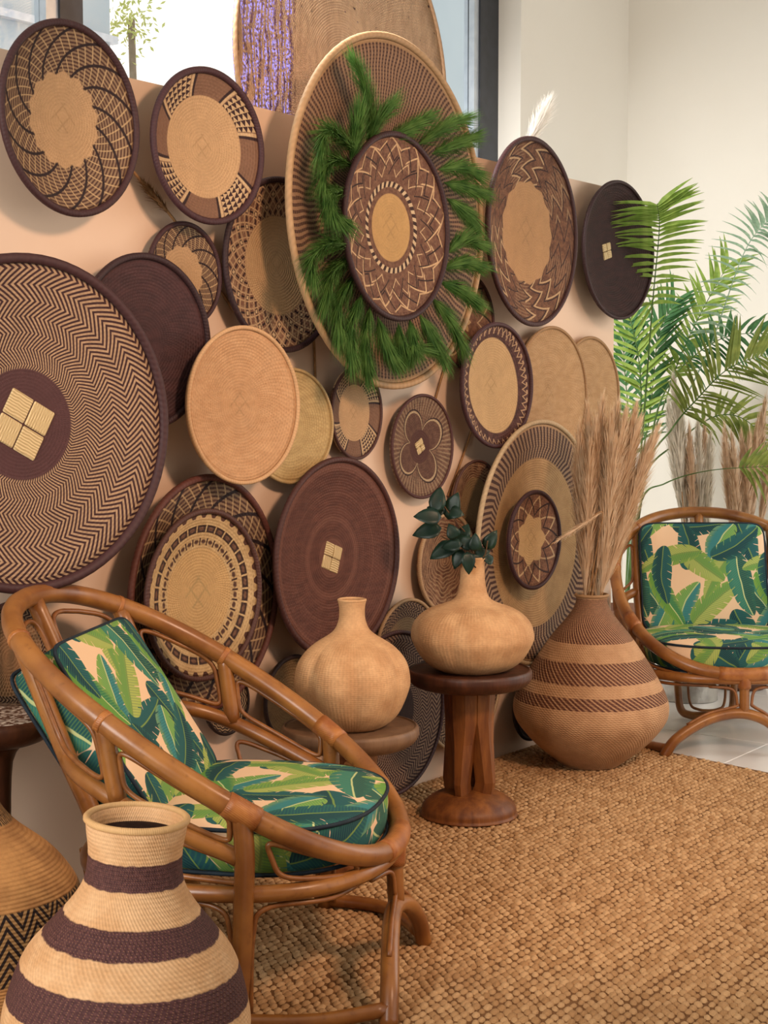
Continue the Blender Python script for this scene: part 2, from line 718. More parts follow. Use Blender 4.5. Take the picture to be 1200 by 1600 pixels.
def pat_star(rc=0.50):
    def f(r, t, x, y, R):
        c = mix(ss(noise(tc(), 70, 2), 0.3, 0.7), h('5E3A29'), h('7A533A'))
        a = line(r - (0.70 + (tri(t * 7) - 0.5) * 0.42), 0.03)
        b = line(r - (0.72 + (tri(t * 7 + 0.5) - 0.5) * 0.42), 0.03)
        c = mix(a, c, h('C8A06C'))
        c = mix(b, c, h('2A1412'))
        c = mix(below(r + (tri(t * 7) - 0.5) * 0.12, rc, 0.012), c, h('CFA263'))
        return cross_mark(c, x, y, R, 0.2)
    return f


def pat_beads(rc=0.56):
    def f(r, t, x, y, R):
        cream = mix(ss(noise(tc(), 30, 2), 0.3, 0.7), h('BE9458'), h('CFA76A'))
        c = cream
        n1 = 32
        q = frac(t * n1) - 0.5
        dot = line(M('SQRT', (q * 2.0) * (q * 2.0) + ((r - 0.635) * 22.0) * ((r - 0.635) * 22.0)), 0.62)
        c = mix(dot, c, h('4B2E22'))
        c = mix(line(absf(q) - 0.5, 0.10) * band(r, 0.59, 0.68), c, h('3A2019'))
        q2 = frac(t * 30.0) - 0.5
        sq = band(r, 0.745, 0.835, 0.006)
        c = mix(sq, c, h('352019'))
        c = mix(sq * line(absf(q2) - 0.5, 0.07), c, cream)
        blob = line(M('SQRT', (q2 * 2.0) * (q2 * 2.0) + ((r - 0.79) * 24.0) * ((r - 0.79) * 24.0)), 0.55)
        c = mix(blob * 0.8, c, h('6E4A34'))
        tr = M('GREATER_THAN', r, 0.985 - 0.065 * ss(absf(frac(t * 34.0) - 0.5), 0.42, 0.1))
        c = mix(tr, c, h('4A2B1F'))
        c = mix(below(r, rc, 0.006), c, h('CC9C58'))
        return cross_mark(c, x, y, R, 0.2, '6E6A45', 0.3)
    return f


def pat_rect(rc=0.0):
    def f(r, t, x, y, R):
        g = noise(tc(), 45, 3)
        c = mix(ss(g, 0.3, 0.7), h('53301F'), h('7D573C'))
        lines = ss(sin((noise(tc(), 7, 2) * 9.0 + r * 14.0) * 2 * PI), 0.2, 0.6)
        c = mix(lines * 0.6, c, h('B08A5E'))
        if rc:
            c = mix(below(r, rc, 0.01), c, h('8E6B3F'))
        return c
    return f


def pat_wavy():
    def f(r, t, x, y, R):
        ph = r * 11.0 + tri(t * 22.0) * 0.55
        return mix(ss(sin(ph * 2 * PI), -0.2, 0.2), h('A98A62'), h('1F1312'))
    return f


def pat_ringonly(rc=0.6, mid='9C7345'):
    def f(r, t, x, y, R):
        zz = ss(sin((t * 60 + tri(r * 7) * 1.2) * 2 * PI), -0.3, 0.3)
        c = mix(zz, h('8E6A49'), h('2E1917'))
        return mix(below(r, rc, 0.01), c, h(mid))
    return f


def basket_mat(name, fn, R, amt=1.0, rough=0.72):
    def f():
        x, y, z = xyz(tc())
        r = M('SQRT', x * x + y * y) / R
        t = M('ARCTAN2', y, x) / (2 * PI) + 0.5
        return weave(fn(r, t, x, y, R), r, t, R, amt)
    return material(name, f, rough, 0.3, bump=0.35, bdist=0.003)


RIM = {}


def rim_mat(hexs):
    if hexs not in RIM:
        def f():
            x, y, z = xyz(tc())
            t = M('ARCTAN2', y, x)
            s = sin(t * 150.0 + z * 300.0)
            n = noise(tc(), 40, 2)
            return scalec(h(hexs), 0.85 + 0.3 * n + 0.05 * s), s
        RIM[hexs] = material('coiled_rim_' + hexs, f, 0.6, 0.35, bump=0.2, bdist=0.0015)
    return RIM[hexs]


def dish_geo(R, depth, seg=72):
    prof = [(0.0, -depth), (0.25, -depth * 0.98), (0.45, -depth * 0.9), (0.62, -depth * 0.72), (0.78, -depth * 0.46), (0.90, -depth * 0.2), (1.0, 0.0)]
    back = [(1.0, -0.012 - 0.0), (0.90, -depth * 0.2 - 0.012), (0.78, -depth * 0.46 - 0.012), (0.45, -depth * 0.9 - 0.012), (0.0, -depth - 0.012)]
    return lathe([(r * R, z) for r, z in prof + back], seg)


def fit_disc(bb, e, yaw=None, pitch=0.0):
    """circle near the partition whose outline covers the measured pixel box bb = x0, x1, y0, y1"""
    x0, x1, y0, y1 = bb
    cx, cy = (x0 + x1) / 2, (y0 + y1) / 2
    T = np.linspace(0, 2 * PI, 120)
    px, py = cx, cy
    R = 0.3
    yw = 0.0 if yaw is None else yaw
    for it in range(60):
        c = on_wall(px, py, e)
        ux = U * math.cos(yw) + NW * math.sin(yw)
        n0 = NW * math.cos(yw) - U * math.sin(yw)
        uy = Z3 * math.cos(pitch) - n0 * math.sin(pitch)
        pr = project(c + R * (np.cos(T)[:, None] * ux + np.sin(T)[:, None] * uy))
        a0, a1, b0, b1 = pr[:, 0].min(), pr[:, 0].max(), pr[:, 1].min(), pr[:, 1].max()
        px += cx - (a0 + a1) / 2
        py += cy - (b0 + b1) / 2
        R *= ((y1 - y0) / (b1 - b0)) ** 0.8
        if yaw is None:
            yw = max(-0.32, min(0.32, yw - 0.5 * ((a1 - a0) / (x1 - x0) - 1)))
    nn = np.cross(ux, uy)
    Mx = Matrix(((ux[0], uy[0], nn[0], c[0]), (ux[1], uy[1], nn[1], c[1]), (ux[2], uy[2], nn[2], c[2]), (0, 0, 0, 1)))
    return Mx, R, yw


def patch_geo(s, th=0.004):
    return bev_box(s, s, th, 0.0025)


M_patch = material('straw_patch', lambda: (lambda o: (mix(ss(sin(xyz(o)[0] * 900.0 + noise(o, 40, 2) * 8), -0.5, 0.7), h('B0986C'), h('CDB78C')), sin(xyz(o)[0] * 900.0)))(tc()), 0.7, 0.3, bump=0.4)


def basket(label, bb, e, fn, rim='3A1E20', rimw=0.012, depth=0.10, yaw=None, pitch=0.0, patch=0.0, name='woven_basket', roll=0.45, amt=1.0, cells=2, group=None, mat=None):
    Mx, Rr, yw = fit_disc(bb, e, yaw, pitch)
    rimw *= 0.78
    R = Rr - rimw
    b = thing(name, label, 'basket', mat4=Mx, group=group)
    obj('woven_disc', dish_geo(R, R * depth), mat or basket_mat('weave_' + label[:28].replace(' ', '_'), fn, R, amt), b)
    a = np.linspace(0, 2 * PI, 73)[:-1]
    obj('rim', tube(np.stack([R * np.cos(a), R * np.sin(a), 0 * a], -1), rimw, 8, closed=True), rim_mat(rim), b)
    if patch:
        s = patch * R / cells
        me = None
        for i in range(cells):
            for j in range(cells):
                if me is None:
                    o = obj('straw_square', patch_geo(s * 0.95), M_patch, b, smooth=False)
                    me = o.data
                else:
                    o = obj('straw_square', me, parent=b)
                u, v = (i - (cells - 1) / 2) * s, (j - (cells - 1) / 2) * s
                ca, sa = math.cos(roll), math.sin(roll)
                o.location = (u * ca - v * sa, u * sa + v * ca, -R * depth + 0.0005)
                o.rotation_euler = (0, 0, roll + (PI / 2 if (i + j) % 2 else 0))
    return b, Mx, R


# ================================================================== ROOM
ZT = float(on_wall(195, 120, 0)[2])                 # top of the low partition
A_END = float((on_wall(957, 700, 0) - P0) @ U)
ROTU = math.atan2(U[1], U[0])


def wbox(name, a0, a1, b0, b1, z0, z1, mat, kind='structure', parent=None, smooth=False):
    """a box in partition coordinates: a along it, b out of it"""
    V, Fc = box(a0, a1, b0, b1, z0, z1)
    V = [tuple(P0 + U * v[0] + NW * v[1] + Z3 * v[2]) for v in V]
    return obj(name, (V, [f[::-1] for f in Fc]), mat, parent, smooth, kind=kind)


# floor: white polished tiles
floor = bpy.data.objects.new('floor', None)
COL.objects.link(floor)
floor['kind'] = 'structure'
wbox('grout_bed', -5.5, 5.2, -1.4, 6.5, -0.06, -0.004, M_grout, None, floor)
TS = 0.9
tile_me = None
for i in range(-6, 6):
    for j in range(-1, 7):
        cpt = wall_pt(i * TS + 0.45 - 0.3, j * TS + 0.25, -0.012)
        if tile_me is None:
            o = obj('tile', bev_box(TS - 0.003, TS - 0.003, 0.012, 0.002), M_tile, floor, smooth=False)
            tile_me = o.data
        else:
            o = obj('tile', tile_me, parent=floor)
        o.location = [float(v) for v in cpt]
        o.rotation_euler = (0, 0, ROTU)

# low white partition that carries the baskets
wbox('wall_back', -3.4, A_END, -0.10, 0.0, 0.0, ZT, M_wall)
# window wall behind it, corner and right wall
DW = 0.75


def a_on(px, b):
    return float((on_wall(px, 700, b) - P0) @ U)


A_REV = a_on(810, -DW)
A_FR1 = a_on(785, -DW - 0.12)
A_COR = a_on(975, -DW)
SILL = 1.55
H_R = 3.6
wbox('wall_window_side', A_REV, A_COR, -DW - 0.25, -DW, 0, H_R, M_wall2)
wbox('wall_below_window', -5.5, A_REV, -DW - 0.25, -DW, 0, SILL, M_wall2)
wbox('wall_above_window', -5.5, A_REV, -DW - 0.25, -DW, 3.35, H_R, M_wall2)
wbox('wall_right', A_COR, A_COR + 0.15, -DW - 0.25, 6.5, 0, H_R, M_wall2)
wbox('ceiling', -5.65, A_COR + 0.15, -DW - 0.25, 6.5, H_R, H_R + 0.1, M_ceil)
wbox('unseen_wall_left', -5.65, -5.5, -DW - 0.25, 6.5, 0, H_R, M_wall2)  # unseen wall, added to cut ambient light on the lower left
wbox('unseen_wall_front', -5.65, -1.2, 6.5, 6.65, 0, H_R, M_wall2)  # unseen wall added to dim the room; its open end lets light in

# window: dark frame, glass
win = bpy.data.objects.new('window_1', None)
COL.objects.link(win)
win['kind'] = 'structure'
fb0, fb1 = -DW - 0.20, -DW - 0.12
m1a, m1b = a_on(104, fb1), a_on(139, fb1)
j0 = a_on(748, fb1)
wbox('frame_jamb', j0, A_REV, fb0, fb1, SILL, 3.35, M_frame, None, win)
wbox('frame_mullion', m1a, m1b, fb0, fb1, SILL, 3.35, M_frame, None, win)
wbox('frame_sill_bar', -3.0, j0, fb0, fb1, SILL, SILL + 0.06, M_frame, None, win)
wbox('frame_head_bar', -3.0, j0, fb0, fb1, 3.29, 3.35, M_frame, None, win)
wbox('glazing_bead', j0 - 0.035, j0, fb0 + 0.015, fb1 - 0.01, SILL + 0.06, 3.29, M_silverstrip, None, win)
wbox('glazing_bead', m1a - 0.05, m1a, fb0 + 0.015, fb1 - 0.01, SILL + 0.06, 3.29, M_silverstrip, None, win)
wbox('pane', m1b, j0 - 0.035, -DW - 0.165, -DW - 0.159, SILL + 0.06, 3.29, M_glass, None, win)
wbox('pane', -3.0, m1a - 0.05, -DW - 0.165, -DW - 0.159, SILL + 0.06, 3.29, M_glass, None, win)

# outside: pale buildings across the street and a small tree
ob = thing('outside_building', 'pale blue grey building outside, seen at the left edge of the window', 'building', loc=(0, 0, 0))
wbox('facade', -9.0, a_on(180, -5.0), -9.0, -5.0, 0, 7, M_outside, None, ob)
for k, zz in enumerate((3.05, 3.75)):
    wbox('facade_band', -9.0, a_on(180, -5.0) + 0.02, -5.0, -4.94, zz, zz + 0.05, M_silverstrip, None, ob)
ob2 = thing('outside_wall', 'pale rendered wall outside, right of the tall leaning basket', 'wall', loc=(0, 0, 0))
wbox('rendered_face', a_on(560, -4.0), 9.0, -4.5, -4.0, 0, 7, M_outside, None, ob2)
tree = thing('outside_tree', 'small sunlit tree outside, seen through the top left of the window', 'tree', loc=at_y(205, 30, 13.0) * np.array([1, 1, 0]))
tz = float(at_y(205, 30, 13.0)[2])
obj('trunk', tube(spline([(0, 0, 0), (.03, 0, tz * .6), (.0, 0, tz)], 10), [.06] * 5 + [.03] * 5, 6), M_bark, tree)
tv, tf = [], []
for k in range(260):
    d = rng.normal(size=3) * np.array([.11, .11, .16])
    a = rng.normal(size=3)
    a /= np.linalg.norm(a)
    bq = np.cross(a, rng.normal(size=3))
    bq /= np.linalg.norm(bq)
    c0 = np.array([0, 0, tz]) + d
    n0 = len(tv)
    tv += [c0 - a * .03, c0 + bq * .012, c0 + a * .03, c0 - bq * .012]
    tf += [(n0, n0 + 1, n0 + 2, n0 + 3)]
obj('foliage', (tv, tf), M_treeleaf, tree, False, kind='stuff')
# ================================================================== RUG
def build_rug():
    rug = thing('jute_rug', 'large natural jute rug with chunky braided loops on the white floor', 'rug', loc=P0, rot=(0, 0, ROTU))
    # local x along partition, local y = -out (rotation only about z): out of the wall is -y
    ae = lambda b: 1.215 - 0.19 * b
    V = [(-2.1, -0.015, 0.0), (ae(0.015), -0.015, 0.0), (ae(2.3), -2.3, 0.0), (-2.1, -2.3, 0.0)]
    V += [(x, y, 0.006) for x, y, z in V]
    Fc = [(0, 3, 2, 1), (4, 5, 6, 7), (0, 1, 5, 4), (1, 2, 6, 5), (2, 3, 7, 6), (3, 0, 4, 7)]
    obj('backing', (V, Fc), M_jute_dark, rug, False)
    dx, dy = 0.0258, 0.0195
    rings, seg = [(1.0, 0.0), (0.86, 0.55), (0.5, 0.9)], 7
    pts, ang, scl = [], [], []
    row = 0
    b = 0.03
    while b < 2.28:
        a = -2.08 + (row % 2) * dx * 0.5
        while a < ae(b) - 0.012:
            pts.append((a + rng.normal() * 0.0016, -b + rng.normal() * 0.0013 + 0.004 * math.sin(a * 3 + row)))
            ang.append((0.5 if row % 2 else 0.38) + rng.normal() * 0.14)
            scl.append(1 + rng.normal() * 0.10)
            a += dx
        b += dy
        row += 1
    pts, ang, scl = np.array(pts), np.array(ang), np.array(scl)
    n = len(pts)
    th = np.arange(seg) * 2 * PI / seg
    base = []
    for s_, z_ in rings:
        for k in th:
            base.append((math.cos(k) * s_ * 0.0172, math.sin(k) * s_ * 0.0104, z_ * 0.009 + 0.003))
    base.append((0, 0, 0.0118))
    base = np.array(base)
    nb = len(base)
    ca, sa = np.cos(ang)[:, None], np.sin(ang)[:, None]
    X = (base[None, :, 0] * ca - base[None, :, 1] * sa) * scl[:, None] + pts[:, 0:1]
    Y = (base[None, :, 0] * sa + base[None, :, 1] * ca) * scl[:, None] + pts[:, 1:2]
    Zc = base[None, :, 2] * (0.75 + 0.25 * scl[:, None] + rng.normal(size=(n, 1)) * 0.05)
    VV = np.stack([X, Y, Zc], -1).reshape(-1, 3)
    f0 = []
    for i in range(len(rings) - 1):
        for k in range(seg):
            k2 = (k + 1) % seg
            f0 += [(i * seg + k, i * seg + k2, (i + 1) * seg + k2), (i * seg + k, (i + 1) * seg + k2, (i + 1) * seg + k)]
    for k in range(seg):
        f0.append(((len(rings) - 1) * seg + k, (len(rings) - 1) * seg + (k + 1) % seg, nb - 1))
    f0 = np.array(f0)
    FF = (f0[None] + (np.arange(n) * nb)[:, None, None]).reshape(-1, 3)
    tone = np.repeat(rng.random(n), nb)
    obj('braided_loops', (VV, FF), M_jute, rug, True, kind='stuff', col=tone)


def jute():
    a = NT.nodes.new('ShaderNodeAttribute')
    a.attribute_name = 'tone'
    v = S(a.outputs['Fac'])
    o = tc()
    n = noise(o, 2.2, 3)
    n2 = noise(o, 260, 2)
    c = mix(v, h('9E7850'), h('BE9A70'))
    c = mix(ss(n, 0.5, 0.75) * 0.35, c, h('86623F'))
    return scalec(c, 0.8 + 0.4 * n2), n2


M_jute = material('jute_yarn', jute, 0.85, 0.2, bump=0.4, bdist=0.003)
M_jute_dark = material('jute_backing', noisy('745232', '664629', 30), 0.9, 0.2)
build_rug()
RZ = 0.010

# ================================================================== BASKETS ON THE PARTITION
SAT[:] = [0.80, 0.92, 0.88]
BK = {}
BK['swirl'] = basket('round basket with dark spiral arms and tan middle, at top left corner', (-3, 217, 28, 340), 0.10, pat_swirl(0.50), depth=0.14)
BK['patch'] = basket('basket with tan middle and four checkered border patches, under the window', (235, 412, 103, 352), 0.11, pat_patches(), rim='3E2126', depth=0.14)
BK['smallswirl'] = basket('small swirl bordered basket half hidden by the plain dark purple basket', (232, 344, 345, 512), 0.04, pat_swirl(0.56, 12, 0.9), depth=0.10, yaw=0.0, rimw=0.009)
BK['lattice'] = basket('basket with shadowed tan middle and dark lattice border, left behind the wreath', (356, 520, 275, 552), 0.055, pat_lattice(), yaw=0.0, rim='2E191C', depth=0.10)
BK['plaindark'] = basket('plain dark purple basket behind the large herringbone one', (128, 320, 394, 672), 0.075, pat_plain('3A2224', '46292A', cross=False), rim='311B1E', depth=0.06, yaw=0.04, amt=1.3)
BK['herring'] = basket('huge herringbone basket with dark middle and straw squares, at left edge', (-204, 262, 394, 929), 0.16, pat_herring(), rim='3C2022', rimw=0.016, depth=0.08, patch=0.34, roll=-0.5)
BK['peach'] = basket('plain peach basket with faint woven cross, left of centre', (291, 468, 508, 758), 0.135, pat_plain('CC9058', 'D59B63'), rim='D9A268', rimw=0.008, depth=0.10)
BK['yellow'] = basket('plain pale yellow basket peeking out behind the plain peach one', (388, 521, 574, 757), 0.05, pat_plain('C9A460', 'D6B26C', cross=False), rim='CDA765', rimw=0.007, depth=0.08)
BK['smallbrown'] = basket('small basket with tan middle and brown checkered border below the wreath', (517, 597, 571, 719), 0.04, pat_patches(0.62), rim='4A2A24', rimw=0.007, depth=0.10)
BK['flower'] = basket('small brown basket with four petal flower and straw diamond middle', (611, 708, 615, 780), 0.045, pat_flower(), rim='4A2824', rimw=0.007, depth=0.08, patch=0.26, roll=0.5)
BK['big'] = basket('largest basket of fine brown rays with tan rim, behind the fern wreath', (447, 754, 48, 609), 0.13, pat_rays(165), rim='C0925E', rimw=0.014, depth=0.07)
BK['centre'] = basket('star patterned basket with tan middle, mounted in the fern wreath', (535, 701, 204, 503), 0.20, pat_starring(), rim='331A1C', depth=0.10)
BK['zig'] = basket('basket with large tan middle and zigzag border, right of the wreath', (760, 901, 212, 511), 0.11, pat_zigzag(), rim='3C2020', depth=0.10)
BK['rightdark'] = basket('plain dark brown basket with small straw square, at partition end behind palm', (911, 1021, 281, 500), 0.09, pat_plain('26120F', '321815', cross=False), rim='2E1718', rimw=0.009, depth=0.22, patch=0.24, roll=0.25)
BK['peek'] = basket('small zigzag basket almost hidden behind the right side of the largest basket', (690, 768, 425, 580), 0.035, pat_star(0.2), yaw=0.0, rim='4A2A28', rimw=0.007, depth=0.08)
BK['oval'] = basket('basket with pale middle and dark toothed border, below the zigzag one', (720, 832, 503, 701), 0.10, pat_oval(), rim='3F2224', rimw=0.010, depth=0.14)
BK['tan1'] = basket('plain tan basket behind the toothed border basket and pampas grass', (800, 922, 509, 728), 0.055, pat_plain('B4834C', 'C0905A'), yaw=0.0, rim='A87845', rimw=0.008, depth=0.08)
BK['tan2'] = basket('plain tan basket at the very end of the partition beside pampas', (885, 958, 525, 712), 0.03, pat_plain('B4834C', 'C0905A'), yaw=0.0, rim='A87845', rimw=0.008, depth=0.06)
BK['bandbig'] = basket('large tan basket with striped border leaning at the wall by the pampas', (744, 934, 655, 1041), 0.12, pat_band(), rim='C2A070', rimw=0.011, depth=0.07)
BK['star'] = basket('small star basket mounted on the large striped border basket', (793, 876, 765, 922), 0.165, pat_star(), rim='371B1D', rimw=0.010, depth=0.10)
BK['swirl2'] = basket('swirl patterned basket behind the beaded basket, above the left armchair', (200, 434, 740, 1116), 0.075, pat_swirl(0.35, 16, 0.9), rim='5A2E24', rimw=0.013, depth=0.10)
BK['beads'] = basket('basket with rings of dark beads around tan middle, above left armchair', (226, 408, 794, 1066), 0.145, pat_beads(), rim='4A2A22', rimw=0.010, depth=0.12)
BK['brownsq'] = basket('large plain brown basket with straw square, behind the left gourd vase', (427, 623, 713, 1031), 0.10, pat_plain('4E2A20', '5C3428', 9.0, '6E4436', False), rim='45241F', rimw=0.012, depth=0.10, patch=0.28, roll=-0.35)
BK['smallback'] = basket('small brown basket with tan middle behind the dark leafy branch', (701, 788, 718, 852), 0.04, pat_rect(0.6), yaw=0.0, rim='4A2C24', rimw=0.006, depth=0.08)
BK['leafback'] = basket('brown feather patterned basket with pale rim behind right gourd vase', (645, 752, 800, 958), 0.045, pat_rect(), yaw=0.0, rim='B98E5E', rimw=0.009, depth=0.08)
BK['underback'] = basket('tan and brown basket with pale rim, low between the two gourds', (582, 690, 934, 1105), 0.05, pat_ringonly(0.66, '8A6840'), yaw=0.0, rim='B58A58', rimw=0.008, depth=0.08)
BK['lowherring'] = basket('dark striped basket standing low behind both wooden stools', (532, 698, 984, 1247), 0.115, pat_herring(0.45, 5.5, 90, 1.8, '8E6B50', '2E1818', '33201C'), yaw=0.0, rim='3A1F20', rimw=0.009, depth=0.06)
BK['bowl'] = basket('plain olive brown basket with dark rim behind the left gourd vase', (402, 512, 1022, 1160), 0.05, pat_plain('6E5433', '7B5F3B', cross=False), yaw=0.0, rim='2E1B18', rimw=0.009, depth=0.14)
BK['wavy'] = basket('small black and tan zigzag basket behind left chair arm', (318, 393, 1050, 1150), 0.04, pat_wavy(), yaw=0.0, rim='241614', rimw=0.006, depth=0.08)
BK['farleft'] = basket('tan basket with dark zigzag border at left edge behind armchair', (-70, 107, 938, 1118), 0.06, pat_ringonly(0.72, '9C6C40'), yaw=0.0, rim='4A2A22', rimw=0.010, depth=0.10)
BK['stoolback'] = basket('herringbone basket with pale rim low behind the right stool', (652, 792, 958, 1176), 0.075, pat_herring(0.4, 5.5, 80, 1.8, '9B7856', '33201B', '4A3023'), yaw=0.0, rim='B8966A', rimw=0.008, depth=0.06)
BK['blackdish'] = basket('black dish on the wall behind the tall pampas vase', (795, 868, 1050, 1158), 0.06, pat_plain('1E1413', '261A18', cross=False), yaw=0.0, rim='1C1211', rimw=0.010, depth=0.16)

# tall glossy basket behind the partition: loose weave lets daylight through
def loose_weave(R):
    global NT
    m = bpy.data.materials.new('loose_glossy_weave')
    m.use_nodes = True
    NT = m.node_tree
    bs = NT.nodes['Principled BSDF']
    x, y, z = xyz(tc())
    r = M('SQRT', x * x + y * y) / R
    t = M('ARCTAN2', y, x) / (2 * PI) + 0.5
    n = noise(vec(x * 3, y, z), 16, 3)
    c = mix(ss(n, 0.3, 0.7), h('A8794E'), h('BC8D60'))
    c, hg = weave(c, r, t, R, 1.2)
    put(bs.inputs['Base Color'], c)
    bs.inputs['Roughness'].default_value = 0.4
    bp = NT.nodes.new('ShaderNodeBump')
    bp.inputs['Strength'].default_value = 0.5
    bp.inputs['Distance'].default_value = 0.004
    put(bp.inputs['Height'], hg)
    NT.links.new(bp.outputs[0], bs.inputs['Normal'])
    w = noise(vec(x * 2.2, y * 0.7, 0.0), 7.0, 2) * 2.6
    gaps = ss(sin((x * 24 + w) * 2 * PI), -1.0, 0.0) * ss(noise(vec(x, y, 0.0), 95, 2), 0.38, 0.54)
    backlit = below(x / R, -0.44, 0.012)  # gaps only on the left, standing in for bright sky behind that side
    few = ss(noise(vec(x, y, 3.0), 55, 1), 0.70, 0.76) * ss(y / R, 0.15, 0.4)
    gaps = mx(gaps * backlit, few)
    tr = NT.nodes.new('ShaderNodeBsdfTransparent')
    tr.inputs[0].default_value = (0.66, 0.60, 0.95, 1)  # lavender tint paints the colour fringe of the backlight into the gaps
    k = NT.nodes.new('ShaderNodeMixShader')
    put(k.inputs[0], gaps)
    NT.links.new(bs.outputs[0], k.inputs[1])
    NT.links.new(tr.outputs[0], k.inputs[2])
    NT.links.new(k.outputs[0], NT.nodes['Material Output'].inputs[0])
    return m


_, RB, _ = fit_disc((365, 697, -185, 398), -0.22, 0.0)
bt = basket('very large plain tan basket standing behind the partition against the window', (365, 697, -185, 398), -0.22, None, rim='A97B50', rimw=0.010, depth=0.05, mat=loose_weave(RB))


SAT[:] = [1.0, 1.0, 1.0]
# ================================================================== RATTAN ARMCHAIRS
HA, HB, HN = 0.434, 0.42, 2.2
TA, TB, TCc = math.radians(66.2), math.radians(101), math.radians(138.8)


def sup(t, a, b, n):
    ct, st = math.cos(t), math.sin(t)
    return a * math.copysign(abs(ct) ** (2 / n), ct), b * math.copysign(abs(st) ** (2 / n), st)


def hoop(t):
    x, y = sup(t, HA, HB, HN)
    return np.array([x, y, 0.575 - 0.622 * x - 0.06 * x * x])


_mk = [(-TA, (.19, -.378, .353)), (TA, (.19, .378, .353)), (TB, (-.07, .402, .465)), (TCc, (-.225, .295, .525)), (PI, (-.30, 0, .545)), (2 * PI - TCc, (-.225, -.295, .525)), (2 * PI - TB, (-.07, -.402, .465)), (2 * PI - TA, (.19, -.378, .353))]
_mid_path = spline([p for _, p in _mk[1:]], 121)
_mid_t = np.interp(np.linspace(0, 6, 121), range(7), [k for k, _ in _mk[1:]])


def mid(t):
    return np.array([np.interp(t, _mid_t, _mid_path[:, i]) for i in range(3)])


def seat(t):
    x, y = sup(t, 0.345, 0.372, 2.3)
    return np.array([x + 0.085, y, 0.275])


def rr_loop(top, bot, t0, t1, mu=0.03, v0=0.1, v1=0.9, n=56):
    """thin bent cane that follows the inside of an opening between two rails"""
    L = np.linalg.norm(top(t1) - top(t0))
    pts = []
    du = mu / max(L, 0.05)
    for k in range(n):
        a = 2 * PI * k / n
        c, s = math.cos(a), math.sin(a)
        u = 0.5 + (0.5 - du) * math.copysign(abs(c) ** 0.36, c)
        v = 0.5 + math.copysign(abs(s) ** 0.36, s) * 0.5
        v = v0 + (v1 - v0) * v
        t = t0 + (t1 - t0) * u
        pts.append(top(t) * (1 - v) + bot(t) * v)
    return pts


